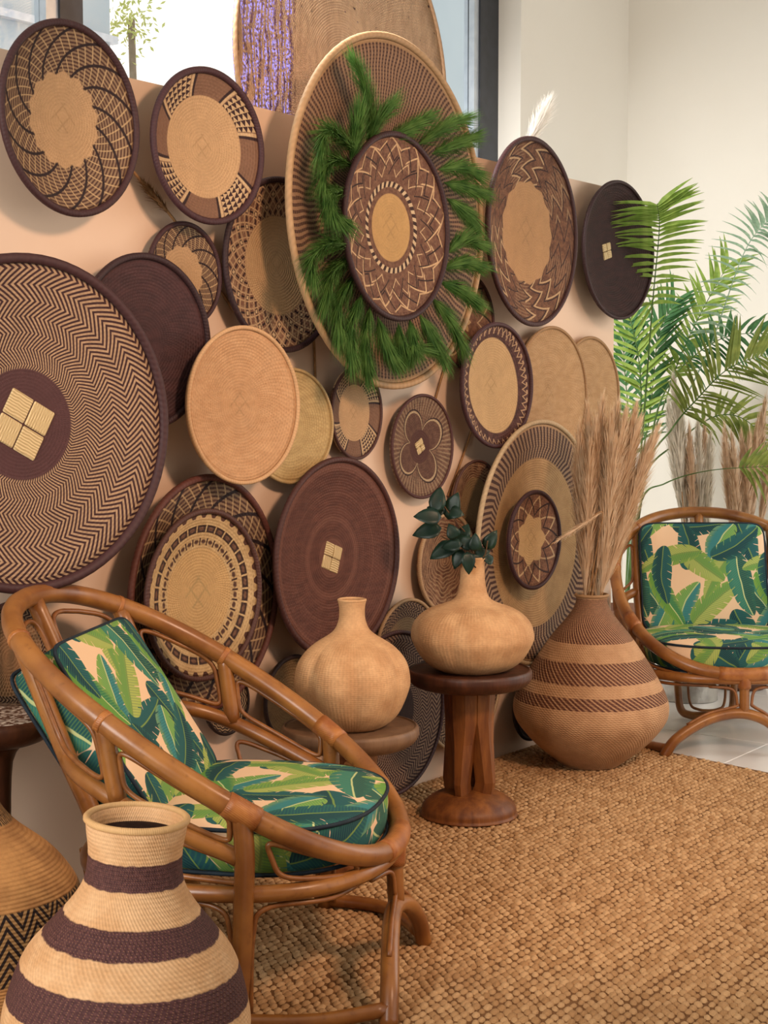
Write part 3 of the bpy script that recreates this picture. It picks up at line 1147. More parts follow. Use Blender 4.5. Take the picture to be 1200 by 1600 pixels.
def build_chair(label, loc, rz, sc=1.0):
    ch = thing('rattan_armchair', label, 'chair', loc=loc, rot=(0, 0, rz), group='rattan hoop armchairs')
    ch.scale = (sc, sc, 1)
    R = M_rattan
    tt = np.linspace(0, 2 * PI, 121)[:-1]
    obj('top_rail', tube([hoop(t) for t in tt], 0.0240, 12, True), R, ch)
    obj('seat_ring', tube([seat(t) for t in tt[::2]], 0.0185, 10, True), R, ch)
    obj('middle_rail', tube([mid(t) for t in np.linspace(TA, 2 * PI - TA, 70)], 0.0185, 10), R, ch)
    zf = 0.0
    for s in (1, -1):
        def sd(p):
            return np.array([p[0], p[1] * s, p[2]])
        pa = sd(hoop(TA))
        obj('leg', tube(spline([pa, sd((.195, .383, .36)), sd((.19, .378, .26)), sd((.185, .380, .12)), sd((.175, .40, zf))], 22), 0.0212, 10), R, ch)
        obj('post', tube(spline([sd(hoop(TB)), sd(mid(TB))], 8), 0.0202, 10), R, ch)
        pc = sd(hoop(TCc))
        obj('leg', tube(spline([pc, sd((-.225, .295, .525)), sd((-.165, .29, .38)), sd((-.14, .28, .2)), sd((-.15, .28, zf))], 24), 0.0205, 10), R, ch)
        obj('floor_runner', tube(spline([np.array([.462, .17, .03]) if s > 0 else np.array([.475, -.30, .03]), sd((.34, .36, .018)), sd((.178, .398, .018))], 14), 0.017, 8), R, ch)
        obj('cane_loop', tube(rr_loop(hoop, mid, *((TA, TB) if s > 0 else (2 * PI - TB, 2 * PI - TA)), 0.033, 0.22, 0.80), 0.0062, 6, True), M_cane, ch)
        obj('cane_loop', tube(rr_loop(hoop, mid, *((TB, TCc) if s > 0 else (2 * PI - TCc, 2 * PI - TB)), 0.033, 0.18, 0.84), 0.0062, 6, True), M_cane, ch)
        obj('cane_loop', tube(rr_loop(hoop, mid, *((TCc, PI) if s > 0 else (PI, 2 * PI - TCc)), 0.033, 0.15, 0.88), 0.0062, 6, True), M_cane, ch)
        obj('cane_loop', tube(rr_loop(mid, seat, *((TA, TB + .1) if s > 0 else (2 * PI - TB - .1, 2 * PI - TA)), 0.03, 0.22, 0.78), 0.0062, 6, True), M_cane, ch)
        # opening between the front of the top rail and the seat ring
        a0, a1 = (0.42, TA) if s > 0 else (2 * PI - TA, 2 * PI - 0.42)
        obj('cane_loop', tube(rr_loop(hoop, seat, a0, a1, 0.034, 0.26, 0.80), 0.0062, 6, True), M_cane, ch)
        # thin canes from under the seat ring down the legs
        q = seat(0.75)
        obj('cane_brace', tube(spline([sd((.40, .10, .247)), sd((q[0], q[1], .247)), sd((.232, .352, .245)), sd((.207, .368, .19)), sd((.202, .374, .02))], 26), 0.006, 6), M_cane, ch)
        obj('cane_brace', tube(spline([sd((-.05, .345, .247)), sd((.12, .366, .247)), sd((.160, .372, .19)), sd((.155, .378, .02))], 20), 0.006, 6), M_cane, ch)
        obj('cane_brace', tube(spline([sd((.405, .13, .246)), sd((.432, .045, .240)), sd((.438, .028, .19)), sd((.440, .034, .178)), np.array([.447, .085, .148]) if s > 0 else np.array([.453, -.14, .155]), np.array([.456, .125, .10]) if s > 0 else np.array([.465, -.225, .115])], 26), 0.006, 6), M_cane, ch)
        # bindings at the joints
        for t in (TA, TB, TCc):
            ww = .075 if t == TA else .013
            ts = [t + d if s > 0 else 2 * PI - t - d for d in np.linspace(-ww, ww, 5)]
            obj('binding', tube([hoop(k) for k in ts], 0.0270 if t == TA else 0.0258, 12), M_bind, ch)
    obj('post', tube(spline([hoop(PI), mid(PI)], 8), 0.0202, 10), R, ch)
    obj('post', tube(spline([hoop(0) - np.array([0, 0, .0]), np.array([.432, 0, .26]), np.array([.437, 0, .15])], 10), 0.0195, 10), R, ch)
    obj('front_arch', tube(spline([(.482, -.315, 0.0), (.474, -.265, .065), (.453, -.15, .128), (.438, -.03, .152), (.448, .07, .132), (.462, .145, .07), (.468, .185, 0.0)], 40), 0.020, 10), R, ch)
    obj('back_frame', tube(spline([(-.255, -.13, .28), (-.235, -.12, .15), (-.215, -.11, .045), (-.205, -.07, .018), (-.20, 0, .018), (-.205, .07, .018), (-.215, .11, .045), (-.235, .12, .15), (-.255, .13, .28)], 48), 0.0165, 10), R, ch)
    obj('back_frame_loop', tube(spline([(-.225, -.08, .24), (-.20, -.075, .08), (-.185, -.04, .045), (-.185, .04, .045), (-.20, .075, .08), (-.225, .08, .24)], 40), 0.006, 6), M_cane, ch)
    blk = [np.array([.434, y, .295]) for y in (-.055, -.02, .02, .055)]
    obj('binding', tube([hoop(k) for k in np.linspace(-.2, .2, 7)], 0.0268, 12), M_bind, ch)
    obj('binding', tube(spline([hoop(0) + np.array([0.0, 0, .0]), np.array([.432, 0, .245])], 5), 0.0255, 10), M_bind, ch)
    return ch


# banana leaf print: explicit leaves on a repeating tile
LEAVES = []
lr = random.Random(23)
for gx in range(4):
    for gy in range(4):
        LEAVES.append(((gx + 0.5 + lr.uniform(-.42, .42)) / 4, (gy + 0.5 + lr.uniform(-.42, .42)) / 4, lr.uniform(0, 6.28), lr.uniform(.24, .33), lr.uniform(.085, .125), lr.randrange(5), lr.uniform(-.5, .5)))
lr.shuffle(LEAVES)
PAL = [('1B3A47', '24525A'), ('36766A', '1F4C4E'), ('5F9040', '3A7850'), ('A3B05C', '6F9848'), ('3C7F80', '76A254')]


def leaf_print():
    u, v, _ = xyz(tc('UV'))
    u0 = u + (noise(vec(u, v, 0.0), 5, 1) - 0.5) * 0.04
    c = mix(0.5, h('E4C4A2'), h('DDBB96'))
    for (cx, cy, an, L, W, ty, bend) in LEAVES:
        dx = frac(u0 - cx + 0.5) - 0.5
        dy = frac(v - cy + 0.5) - 0.5
        ca, sa = math.cos(an), math.sin(an)
        lx = (dx * ca + dy * sa) / L
        ly = (dy * ca - dx * sa) / W + bend * lx * lx
        al = absf(ly)
        w = M('SQRT', mx(1.0 - lx * lx, 0.0)) * (1.0 - 0.28 * lx)
        vein = lx * 7.0 - al * 1.6
        tear = ss(tri(vein * 0.55 + 0.35 * ty), 0.86, 0.97) * 0.55
        ins = ss(w - al - tear * ss(al, 0.25, 0.7), 0.0, 0.05)
        a, b = PAL[ty]
        lc = mix(ss(ly, -0.15, 0.15), h(a), h(b))
        lc = mix(ss(tri(vein * 2.2), 0.35, 1.0) * 0.38, lc, h(PAL[(ty + 2) % 5][1]))
        lc = mix(ss(al / (w + 0.05), 0.45, 0.95) * 0.45, lc, h('8FA548' if ty in (2, 3, 4) else '2F6A5A'))
        lc = mix(line(ly, 0.045), lc, h('B9C388' if ty in (1, 2, 4) else '6F8A4A'))
        c = mix(ins, c, lc)
    return c, noise(tc('UV'), 180, 2)


M_print = material('banana_leaf_cotton', leaf_print, 0.8, 0.2, bump=0.08)
TILE = 0.43


def cushion_geo(outline, z0, z1, dome, nz=6):
    """soft slab with a given outline (list of x, y), bottom z0, top seam z1, domed top"""
    O = np.array(outline)
    cen = O.mean(0)
    rings = [(0.0, z0 - dome * .4), (0.5, z0 - dome * .3), (0.9, z0), (0.985, z0 + .012), (1.0, z0 + (z1 - z0) * .35), (1.006, z0 + (z1 - z0) * .65), (1.0, z1 - .006), (0.985, z1 + .004), (0.93, z1 + dome * .35), (0.75, z1 + dome * .75), (0.45, z1 + dome * .95), (0.0, z1 + dome)]
    V, Fc = [], []
    n = len(O)
    for s, z in rings:
        for p in O:
            q = cen + (p - cen) * s
            V.append((q[0], q[1], z))
    for i in range(len(rings) - 1):
        for k in range(n):
            k2 = (k + 1) % n
            Fc.append((i * n + k, i * n + k2, (i + 1) * n + k2, (i + 1) * n + k))
    return V, Fc


def cushion(name, label, cat, outline, z0, z1, dome, mat4, uoff, group):
    c = thing(name, label, cat, mat4=mat4, group=group)
    V, Fc = cushion_geo(outline, z0, z1, dome)
    A = np.array(V)
    uv = np.stack([(A[:, 0] + 0.75 * A[:, 2]) / TILE + uoff[0], (A[:, 1] - 0.55 * A[:, 2]) / TILE + uoff[1]], -1)
    obj('cover', (V, Fc), M_print, c, uv=uv)
    for zz in (z1 - 0.001, z0 + 0.006):
        P = [(x, y, zz) for x, y in outline]
        obj('piping', tube(P, 0.0048, 6, True), M_piping, c)
    return c


def seat_outline():
    pts = []
    for k in range(64):
        a = 2 * PI * k / 64
        x, y = sup(a, 0.285, 0.31, 3.0 if math.cos(a) < 0 else 2.5)
        pts.append((x + 0.118, y))
    return pts


def back_outline(w=0.52, hh=0.44):
    pts = []
    for k in range(64):
        a = 2 * PI * k / 64
        pts.append(sup(a, w / 2, hh / 2, 11))
    return pts


def chair_with_cushions(label, loc, rz, sc, which, back):
    build_chair(label, loc, rz, sc)
    base = Matrix.Translation(loc) @ Matrix.Rotation(rz, 4, 'Z')
    cushion('seat_cushion', 'banana leaf print seat cushion with navy piping on the %s armchair' % which, 'cushion', seat_outline(), 0.292, 0.392, 0.022, base, (0.13, 0.37) if which.startswith('front') else (.55, .1), 'leaf print seat cushions')
    (tx, ty, tz), (bx, by, bz), yaw, wide = back
    top, bot = np.array([tx, ty, tz]), np.array([bx, by, bz])
    up = (top - bot) / np.linalg.norm(top - bot)
    sx = np.array([-math.sin(yaw), math.cos(yaw), 0.0])
    sx = sx - up * (sx @ up)
    sx /= np.linalg.norm(sx)
    nn = np.cross(sx, up)
    cc = (top + bot) / 2
    L = Matrix(((sx[0], up[0], nn[0], cc[0]), (sx[1], up[1], nn[1], cc[1]), (sx[2], up[2], nn[2], cc[2]), (0, 0, 0, 1)))
    cushion('back_cushion', 'banana leaf print back cushion leaning in the %s armchair' % which, 'cushion', back_outline(wide, float(np.linalg.norm(top - bot))), -0.125, 0.0, 0.022, base @ L, (0.31, 0.72) if which.startswith('front') else (.2, .15), 'leaf print back cushions')


chair_with_cushions('honey rattan hoop armchair with leaf print cushions, front left beside striped vase', (-0.40, 3.497, RZ), -0.20, 1.0, 'front left', ((-0.283, -0.020, 0.760), (-0.045, -0.010, 0.395), 0.04, 0.51))
chair_with_cushions('honey rattan hoop armchair partly cut off at right edge, behind the rug', (1.322, 6.01, 0.002), -1.56, 0.965, 'right edge', ((-0.262, -0.02, 0.80), (-0.13, -0.02, 0.375), 0.0, 0.51))


# ================================================================== STOOLS, GOURDS, VASES
def stool(label, loc, R, H, top_mat, leg_mat, rot=0.0, th=0.062, baseR=0.148):
    s = thing('wooden_stool', label, 'stool', loc=loc, rot=(0, 0, rot), group='carved wooden stools')
    prof = [(0.0, H - th + .004), (R * .55, H - th), (R * .86, H - th * .86), (R * .985, H - th * .5), (R, H - th * .22), (R * .985, H - .004), (R * .95, H), (R * .85, H - .005), (0.0, H - .008)]
    obj('seat', lathe(smooth_prof(prof, 28), 56), top_mat, s)
    pb = [(0.0, 0.0), (baseR * .95, 0.0), (baseR, .012), (baseR * .97, .035), (baseR * .75, .062), (baseR * .45, .078), (0.0, .085)]
    obj('base', lathe(smooth_prof(pb, 24), 48), leg_mat, s)
    zt, zb = H - th + .006, .06
    # four faceted legs that meet at the top and leave tapering openings
    for k in range(4):
        a = k * PI / 2 + PI / 4
        V = []
        for z, rc, w, d in ((zb, .046, .044, .062), (zb + .05, .058, .046, .056), (zb + (zt - zb) * .50, .048, .070, .056), (zb + (zt - zb) * .70, .044, .094, .060), (zt, .046, .100, .068)):
            for (dx, dy) in ((-.5, -.42), (.1, -.5), (.5, -.22), (.5, .22), (.1, .5), (-.5, .42)):
                x, y = rc + dx * d, dy * w
                V.append((x * math.cos(a) - y * math.sin(a), x * math.sin(a) + y * math.cos(a), z))
        Fc = [(i * 6 + q, i * 6 + (q + 1) % 6, i * 6 + 6 + (q + 1) % 6, i * 6 + 6 + q) for i in range(4) for q in range(6)]
        Fc += [tuple(range(5, -1, -1)), tuple(range(24, 30))]
        obj('leg', (V, Fc), leg_mat, s, False)
    return s


S1 = (0.266, 4.73, RZ)
S2 = (-0.094, 4.24, RZ)
stool('dark topped carved wooden stool on the rug, under the leafy gourd vase', S1, 0.195, 0.462, M_wood_dark, M_wood, 0.30)
stool('grey brown round wooden stool behind the left armchair, under a gourd vase', S2, 0.193, 0.388, M_wood_grey, M_wood, 0.2)


def straw(c1, c2, vfreq=0.0):
    def f():
        o = tc()
        x, y, z = xyz(o)
        t = M('ARCTAN2', y, x)
        n = noise(o, 16, 3)
        n2 = noise(o, 140, 2)
        ver = sin(t * 95.0 + n * 3.0)
        coil = sin(z * (2 * PI / 0.0055))
        c = mix(ss(n, 0.3, 0.7), h(c1), h(c2))
        return scalec(c, 0.82 + 0.36 * n2 + 0.03 * ver + 0.02 * coil), ver * 0.5 + coil * 0.4 + n2
    return f


M_gourd = material('straw_gourd', straw('B58A60', 'CBA276'), 0.75, 0.25, bump=0.25, bdist=0.003)
M_inside = material('shadowy_straw', noisy('7A5730', '6A4A28', 30), 0.9, 0.1)


def gourd(label, loc, R, H, neck_r, lobes, rot, flat, amp=0.10):
    g = thing('gourd_vase', label, 'vase', loc=loc, rot=(0, 0, rot), group='woven gourd vases')
    b = H * flat
    pr = [(0.0, .004), (R * .45, .0), (R * .78, b * .16), (R * .97, b * .44), (R, b * .60), (R * .93, b * .80), (R * .72, b * .97), (neck_r * 1.55, b * 1.13), (neck_r * 1.05, b * 1.13 + (H - b * 1.13) * .35), (neck_r * .97, H * .93), (neck_r * 1.08, H)]
    inner = [(neck_r * .92, H - .002), (neck_r * .82, H * .9), (neck_r * .75, H * .75), (0.0, H * .74)]
    obj('body', lathe(smooth_prof(pr, 44) + inner, 96, lobes, amp, (neck_r * 1.6, R * .9)), M_gourd, g)
    a = np.linspace(0, 2 * PI, 33)[:-1]
    obj('rim', tube(np.stack([neck_r * 1.0 * np.cos(a), neck_r * 1.0 * np.sin(a), 0 * a + H], -1), 0.0045, 6, True), M_gourd, g)
    return g


gourd('lobed straw gourd vase on grey brown stool, behind the left armchair', (S2[0] + .005, S2[1], S2[2] + 0.381), 0.163, 0.358, 0.037, 7, 0.3, 0.66)
gourd('wide straw gourd vase holding a dark leafy branch, on the dark stool', (S1[0] + .008, S1[1], S1[2] + 0.454), 0.193, 0.352, 0.039, 6, 0.15, 0.56, 0.05)


def vase(label, loc, prof, mat, rim_r, H, rimt=0.007, group='tall woven floor vases', name='woven_vase', rimmat=None, fill=None):
    v = thing(name, label, 'vase', loc=loc, group=group)
    P = smooth_prof(prof, 64)
    inner = [(rim_r * .93, H - .002), (rim_r * .86, H - .03), (rim_r * .84, H - .10), (rim_r * .9, H - .16), (0.0, H - .165)]
    obj('body', lathe(P + inner, 96), mat, v)
    a = np.linspace(0, 2 * PI, 49)[:-1]
    obj('rim', tube(np.stack([rim_r * np.cos(a), rim_r * np.sin(a), 0 * a + H], -1), rimt, 8, True), rimmat or rim_mat('C79E6C'), v)
    if fill:
        fr, fz = fill
        obj('soil', lathe([(0.0, fz + .004), (fr * .6, fz + .006), (fr, fz)], 40), M_soil, v)
    return v


def banded(edges, tan1, tan2, d1, d2, stripes=False):
    """edges: list of (z, is_dark from there up)"""
    def f():
        o = tc()
        x, y, z = xyz(o)
        t = M('ARCTAN2', y, x)
        n = noise(o, 18, 3)
        n2 = noise(o, 190, 2)
        coil = sin(z * (2 * PI / 0.0075) + sin(t * 7.0) * 0.3)
        diag = sin(t * 120.0 + z * 620.0)
        tanc = mix(ss(n, 0.3, 0.7), h(tan1), h(tan2))
        drk = mix(ss(n2, 0.35, 0.75), h(d1), h(d2))
        wz = z + (noise(o, 60, 1) - 0.5) * 0.006
        m = None
        for a, b in edges:
            q = band(wz, a, b, 0.0015)
            m = q if m is None else mx(m, q)
        if stripes:
            dstr = ss(sin(t * 78.0 + z * 420.0), -0.6, 0.1)
            m = m * (0.25 + 0.75 * dstr)
        speck = ss(diag * coil, 0.72, 0.95) * 0.5
        c = mix(m, tanc, mix(speck, drk, h('A88058')))
        return scalec(c, 0.82 + 0.32 * n2 + 0.05 * diag + 0.03 * coil), coil * 0.6 + diag * 0.5
    return f


profD = [(0.0, .0), (.10, .0), (.155, .03), (.205, .10), (.223, .17), (.210, .24), (.187, .300), (.152, .345), (.112, .393), (.089, .435), (.084, .485), (.089, .525), (.091, .546)]
M_vD = material('striped_vase_weave', banded([(.436, .483), (.338, .380), (.220, .284), (.05, .14)], 'C5976A', 'D4AA7F', '46292A', '5A3836'), 0.75, 0.25, bump=0.35, bdist=0.003)
vd = vase('woven floor vase with broad dark brown stripes, front left corner', (-0.474, 2.70, RZ - .004), profD, M_vD, 0.089, 0.546, 0.0065, fill=(0.080, 0.518))
vd.rotation_euler = (0.0, math.radians(3.4), 0.0)
vd.location.z += 0.006

profC = [(0.0, .0), (.085, .0), (.12, .02), (.20, .085), (.262, .16), (.275, .215), (.262, .265), (.228, .33), (.185, .40), (.140, .465), (.095, .52), (.066, .56), (.055, .59), (.057, .61)]
M_vC = material('banded_vase_weave', banded([(.245, .285), (.325, .395), (.455, .60)], 'AC8460', 'BC946E', '4F2C22', '6A4130', True), 0.72, 0.25, bump=0.4, bdist=0.003)
VC = (0.735, 5.40, RZ - .004)
vase('big bellied woven floor vase with brown bands, holding tan pampas', VC, profC, M_vC, 0.056, 0.61, 0.006, rimmat=rim_mat('A87845'))


def vE():
    o = tc()
    x, y, z = xyz(o)
    t = M('ARCTAN2', y, x)
    n = noise(o, 20, 3)
    n2 = noise(o, 170, 2)
    tanc = mix(ss(n, 0.3, 0.7), h('9A6A3E'), h('B98550'))
    zz = ss(sin((z * 46 + tri(t * 3.5) * 2.2) * 2 * PI), -0.2, 0.3)
    patt = mix(zz, h('9A7448'), h('241714'))
    m = mx(band(z, .20, .335, .002), band(z, .465, .60, .002))
    return scalec(mix(m, tanc, patt), 0.8 + 0.4 * n2), sin(z * 900.0)


profE = [(0.0, .0), (.10, .0), (.17, .06), (.222, .17), (.228, .25), (.215, .32), (.19, .365), (.156, .404), (.10, .45), (.072, .48), (.056, .51), (.05, .56), (.053, .60)]
vase('woven vase with dark zigzag band behind the striped vase at left edge', (-0.822, 2.99, RZ - .004), profE, material('zigzag_vase_weave', vE, 0.75, 0.25, bump=0.5), 0.052, 0.60, 0.006)

# little stool with a speckled top at the left edge
def speck():
    o = tc()
    n = noise(o, 90, 2)
    return mix(ss(n, 0.45, 0.6), h('5A3A2A'), h('C9B5A4')), n


M_speck = material('speckled_top', speck, 0.5, 0.4, bump=0.3)
ls = thing('side_stool', 'small round stool with speckled top at left edge behind the armchair', 'stool', loc=(-0.905, 3.50, RZ))
obj('seat', lathe(smooth_prof([(0.0, .50), (.10, .505), (.142, .53), (.152, .555), (.146, .566)], 16) + [(.134, .568)], 48), M_wood_dark, ls)
obj('speckled_top', lathe([(.134, .566), (.133, .569), (.09, .5695), (0.0, .5695)], 48), M_speck, ls)
obj('pedestal', lathe(smooth_prof([(0.0, .0), (.085, .0), (.09, .02), (.05, .06), (.04, .25), (.045, .45), (.07, .505), (0.0, .508)], 30), 32), M_wood_dark, ls)


# ================================================================== LEAFY BRANCH IN THE GOURD
def leaf_geo(L, W, bend=0.25, fold=0.15, n=7):
    V, Fc = [], []
    for i in range(n):
        s = i / (n - 1)
        w = W * (math.sin(PI * min(1, s ** 0.8 * 1.0)) ** 0.75) * (1 - 0.25 * s) + 0.0006
        z = -bend * L * s * s
        for k, q in enumerate((-1, -0.5, 0, 0.5, 1)):
            V.append((L * s, q * w, z + fold * abs(q) * w))
    for i in range(n - 1):
        for k in range(4):
            Fc.append((i * 5 + k, (i + 1) * 5 + k, (i + 1) * 5 + k + 1, i * 5 + k + 1))
    m = len(V)
    V += [(x, y, z - 0.0009) for x, y, z in V]
    Fc += [tuple(q + m for q in f[::-1]) for f in Fc]
    edge = [i * 5 for i in range(n)] + [(n - 1) * 5 + k for k in range(1, 5)] + [i * 5 + 4 for i in range(n - 2, -1, -1)] + [3, 2, 1]
    for i in range(len(edge)):
        a, b = edge[i], edge[(i + 1) % len(edge)]
        Fc.append((b, a, a + m, b + m))
    return V, Fc


def orient(origin, d, up):
    d = np.asarray(d, float)
    d = d / np.linalg.norm(d)
    up = np.asarray(up, float)
    y = np.cross(up, d)
    y /= np.linalg.norm(y) + 1e-9
    z = np.cross(d, y)
    return Matrix(((d[0], y[0], z[0], origin[0]), (d[1], y[1], z[1], origin[1]), (d[2], y[2], z[2], origin[2]), (0, 0, 0, 1)))


gm = np.array([S1[0] + .008, S1[1], S1[2] + 0.454 + 0.352])     # mouth of the gourd
br = thing('leafy_branch', 'dark green leafy branch leaning left out of the gourd vase', 'plant', loc=gm)
leafL = mesh_of('leaf', *leaf_geo(0.088, 0.0215), M_darkleaf)
first = True
stems = [[(758, 892), (740, 850), (715, 818), (697, 795), (688, 782)], [(756, 890), (735, 862), (712, 850), (690, 838)], [(758, 890), (757, 868), (762, 845)]]
targets = [[(688, 760, 680, 800), (712, 772, 700, 812), (650, 803, 690, 808), (645, 832, 690, 825), (718, 800, 702, 800), (668, 790, 696, 800)],
           [(690, 852, 722, 850), (708, 885, 722, 858), (735, 895, 730, 862), (672, 868, 712, 850), (716, 838, 740, 856), (742, 838, 742, 862), (704, 822, 712, 842), (728, 820, 722, 842), (760, 860, 742, 868)],
           [(774, 832, 758, 858), (770, 868, 756, 876), (740, 870, 752, 882)]]
for si, (st, tg) in enumerate(zip(stems, targets)):
    path = [at_y(px, py, S1[1] - 0.012 * k - 0.01 * si) - gm for k, (px, py) in enumerate(st)]
    path[0] = np.array([0.004 * si, 0, -0.02])
    obj('stem', tube(spline(path, 18), 0.0022, 6), M_brstem, br)
    for (tx, ty, bx, by) in tg:
        yy = S1[1] - 0.04 + rng.uniform(-.03, .03)
        b0 = at_y(bx, by, yy) - gm
        t0 = at_y(tx, ty, yy + rng.uniform(-.035, .01)) - gm
        o = obj('leaf', leafL, parent=br)
        L = np.linalg.norm(t0 - b0)
        o.matrix_local = orient(b0, t0 - b0, (rng.uniform(-.4, .4), -1, 0.5)) @ Matrix.Diagonal((L / 0.088, max(1.1, min(1.45, L / .06)), 1, 1))


# ================================================================== PAMPAS
def plume_geo(L, spread, n, seed, w=0.0016, hair=0.16, core=0.3):
    """feathery head along +Z from 0 to L"""
    r = np.random.default_rng(seed)
    V, Fc = [], []
    for i in range(n):
        s = r.random() ** 0.9
        a = r.random() * 2 * PI
        env = (math.sin(PI * min(1.0, s * 0.93 + 0.07)) ** 0.6)
        ln = hair * (0.55 + 0.6 * r.random()) * (1.05 - 0.45 * s)
        out = spread * env * (0.5 + 0.8 * r.random())
        o = np.array([math.cos(a), math.sin(a), 0])
        p0 = np.array([0, 0, s * L * 0.9])
        p1 = p0 + o * out * 0.55 + np.array([0, 0, ln * 0.55])
        p2 = p0 + o * out * 1.0 + np.array([0, 0, ln]) + np.append(r.normal(size=2) * 0.004, 0)
        sd = np.array([-o[1], o[0], 0]) * w
        k = len(V)
        V += [p0 - sd, p0 + sd, p1 - sd, p1 + sd, p2]
        Fc += [(k, k + 1, k + 3, k + 2), (k + 2, k + 3, k + 4)]
    return V, Fc


PLUMES = {}


def plume_mesh(key, mat, *a):
    if key not in PLUMES:
        PLUMES[key] = mesh_of('plume', *plume_geo(*a), mat, smooth=False)
    return PLUMES[key]


def pampas(label, base, tip, head, mesh, mat_stem, group, L0, bow=0.0, width=1.0):
    """one stalk: thin stem from base, plume that fills the last `head` metres up to the tip"""
    base, tip = np.array(base, float), np.array(tip, float)
    t = thing('pampas_grass', label, 'pampas grass', loc=base, group=group)
    d = tip - base
    L = np.linalg.norm(d)
    d /= L
    hd = d * (L - head)
    obj('stem', tube(spline([np.zeros(3), hd * .5, hd, d * (L - head * .4)], 10), 0.0022, 5), mat_stem, t)
    o = obj('plume', mesh, parent=t)
    q = Vector(d).to_track_quat('Z', 'Y').to_matrix().to_4x4()
    s = head / L0
    o.matrix_local = Matrix.Translation(Vector(hd)) @ q @ Matrix.Rotation(rng.uniform(0, 6.28), 4, 'Z') @ Matrix.Diagonal((width, width, s, 1))
    return t


mouth = np.array([VC[0], VC[1], VC[2] + 0.60])
tips = [(893, 660, .10), (905, 618, .02), (918, 590, .07), (932, 605, -.03), (946, 572, .04), (958, 600, -.06), (972, 580, .03), (986, 592, -.05), (1000, 588, .02), (1012, 606, -.02), (1027, 640, .05), (1040, 622, -.04), (925, 640, -.08), (965, 635, -.10)]
for i, (px, py, dy) in enumerate(tips):
    tip = at_y(px, py, VC[1] + dy)
    tip[2] -= 0.03
    a = i * 2.4
    b = mouth + np.array([.030 * math.cos(a), .030 * math.sin(a), -0.05])
    me = plume_mesh('tan%d' % (i % 3), M_plume, 0.62, 0.042, 1300, 10 + i % 3, 0.0015, 0.19)
    lab = 'tall tan pampas grass plume standing in the bellied floor vase'
    pampas(lab, b, tip, 0.66, me, M_reed, 'pampas plumes in the bellied vase', 0.72, width=1.0)
# one bent sprig hanging out to the left
b = at_y(941, 800, VC[1] - .1)
tp = at_y(858, 853, VC[1] - .16)
t = thing('pampas_sprig', 'single thin pampas sprig sticking out left across the star basket', 'pampas grass', loc=b)
d = tp - b
obj('stem', tube(spline([mouth + np.array([-.02, -.02, -.03]) - b, mouth * .4 + b * .6 - b + np.array([0.0, 0, .02]), np.array([0, 0, 0.0]), d * .35, d * .98], 24), 0.0018, 5), M_reed, t)
o = obj('plume', plume_mesh('sprig', M_plume, 0.20, 0.014, 220, 31, 0.0012, 0.06), parent=t)
o.matrix_local = Vector(d).to_track_quat('Z', 'Y').to_matrix().to_4x4()

# grey and brown bunches behind the right armchair
bk = thing('metal_bucket', 'dull silver hammered bucket behind the right armchair on the floor', 'bucket', loc=(1.335, 6.66, 0))
obj('body', lathe(smooth_prof([(0.0, .0), (.115, .0), (.125, .02), (.135, .14), (.145, .27), (.148, .28)], 20) + [(.14, .279), (.13, .15), (0.0, .14)], 48), M_silver, bk)
a = np.linspace(0, 2 * PI, 41)[:-1]
obj('rim', tube(np.stack([.147 * np.cos(a), .147 * np.sin(a), 0 * a + .28], -1), 0.006, 6, True), M_silver, bk)
bk2 = thing('planter_vase', 'plain clay vase hidden behind the right armchair, holding brown pampas', 'vase', loc=(1.63, 6.92, 0))
obj('body', lathe(smooth_prof([(0.0, .0), (.10, .0), (.13, .12), (.12, .26), (.07, .36), (.075, .40)], 24) + [(.065, .398), (.06, .33), (0.0, .32)], 40), M_clay, bk2)
a = np.linspace(0, 2 * PI, 31)[:-1]
obj('rim', tube(np.stack([.07 * np.cos(a), .07 * np.sin(a), 0 * a + .40], -1), 0.006, 6, True), M_clay, bk2)
for i, (px, py) in enumerate([(1040, 600), (1050, 560), (1062, 632), (1076, 642), (1090, 632), (1102, 640), (1112, 652), (1058, 588)]):
    yy = 6.66 + rng.uniform(-.06, .06)
    tip = at_y(px, py, yy)
    bb = np.array([1.335 + rng.uniform(-.04, .04) + .02, yy * .3 + 6.66 * .7, .16])
    m_ = (M_plume_grey, M_plume_brown)[i in (3, 5)]
    pampas('grey beige pampas plume in the metal bucket behind right armchair' if i not in (3, 5) else 'darker brown pampas plume in the metal bucket behind right armchair', bb, tip, 0.60, plume_mesh('g%d%s' % (i % 2, m_.name), m_, 0.62, 0.036, 700, 40 + i % 2, 0.0016, 0.19), M_reed, 'grey pampas in the metal bucket' if i not in (3, 5) else 'brown pampas in the metal bucket', 0.72)
for i, (px, py) in enumerate([(1130, 640), (1142, 655), (1158, 650), (1172, 652), (1186, 630), (1199, 600), (1215, 640)]):
    yy = 6.92 + rng.uniform(-.06, .06)
    tip = at_y(px, py, yy)
    bb = np.array([1.63 + rng.uniform(-.03, .03), 6.92 + rng.uniform(-.03, .03), .33])
    pampas('light brown pampas plume behind the right armchair, near right edge', bb, tip, 0.58, plume_mesh('b%d' % (i % 2), M_plume_brown, 0.62, 0.036, 700, 50 + i % 2, 0.0016, 0.19), M_reed, 'brown pampas behind the right armchair', 0.72)
# white plume standing behind the partition
b = on_wall(806, 262, 0.03)
pampas('white feathery pampas plume rising behind the zigzag bordered basket', b, on_wall(862, 152, 0.03), 0.30, plume_mesh('white', M_plume_white, 0.40, 0.040, 700, 60, 0.0014, 0.2), M_reed, None, 0.44)

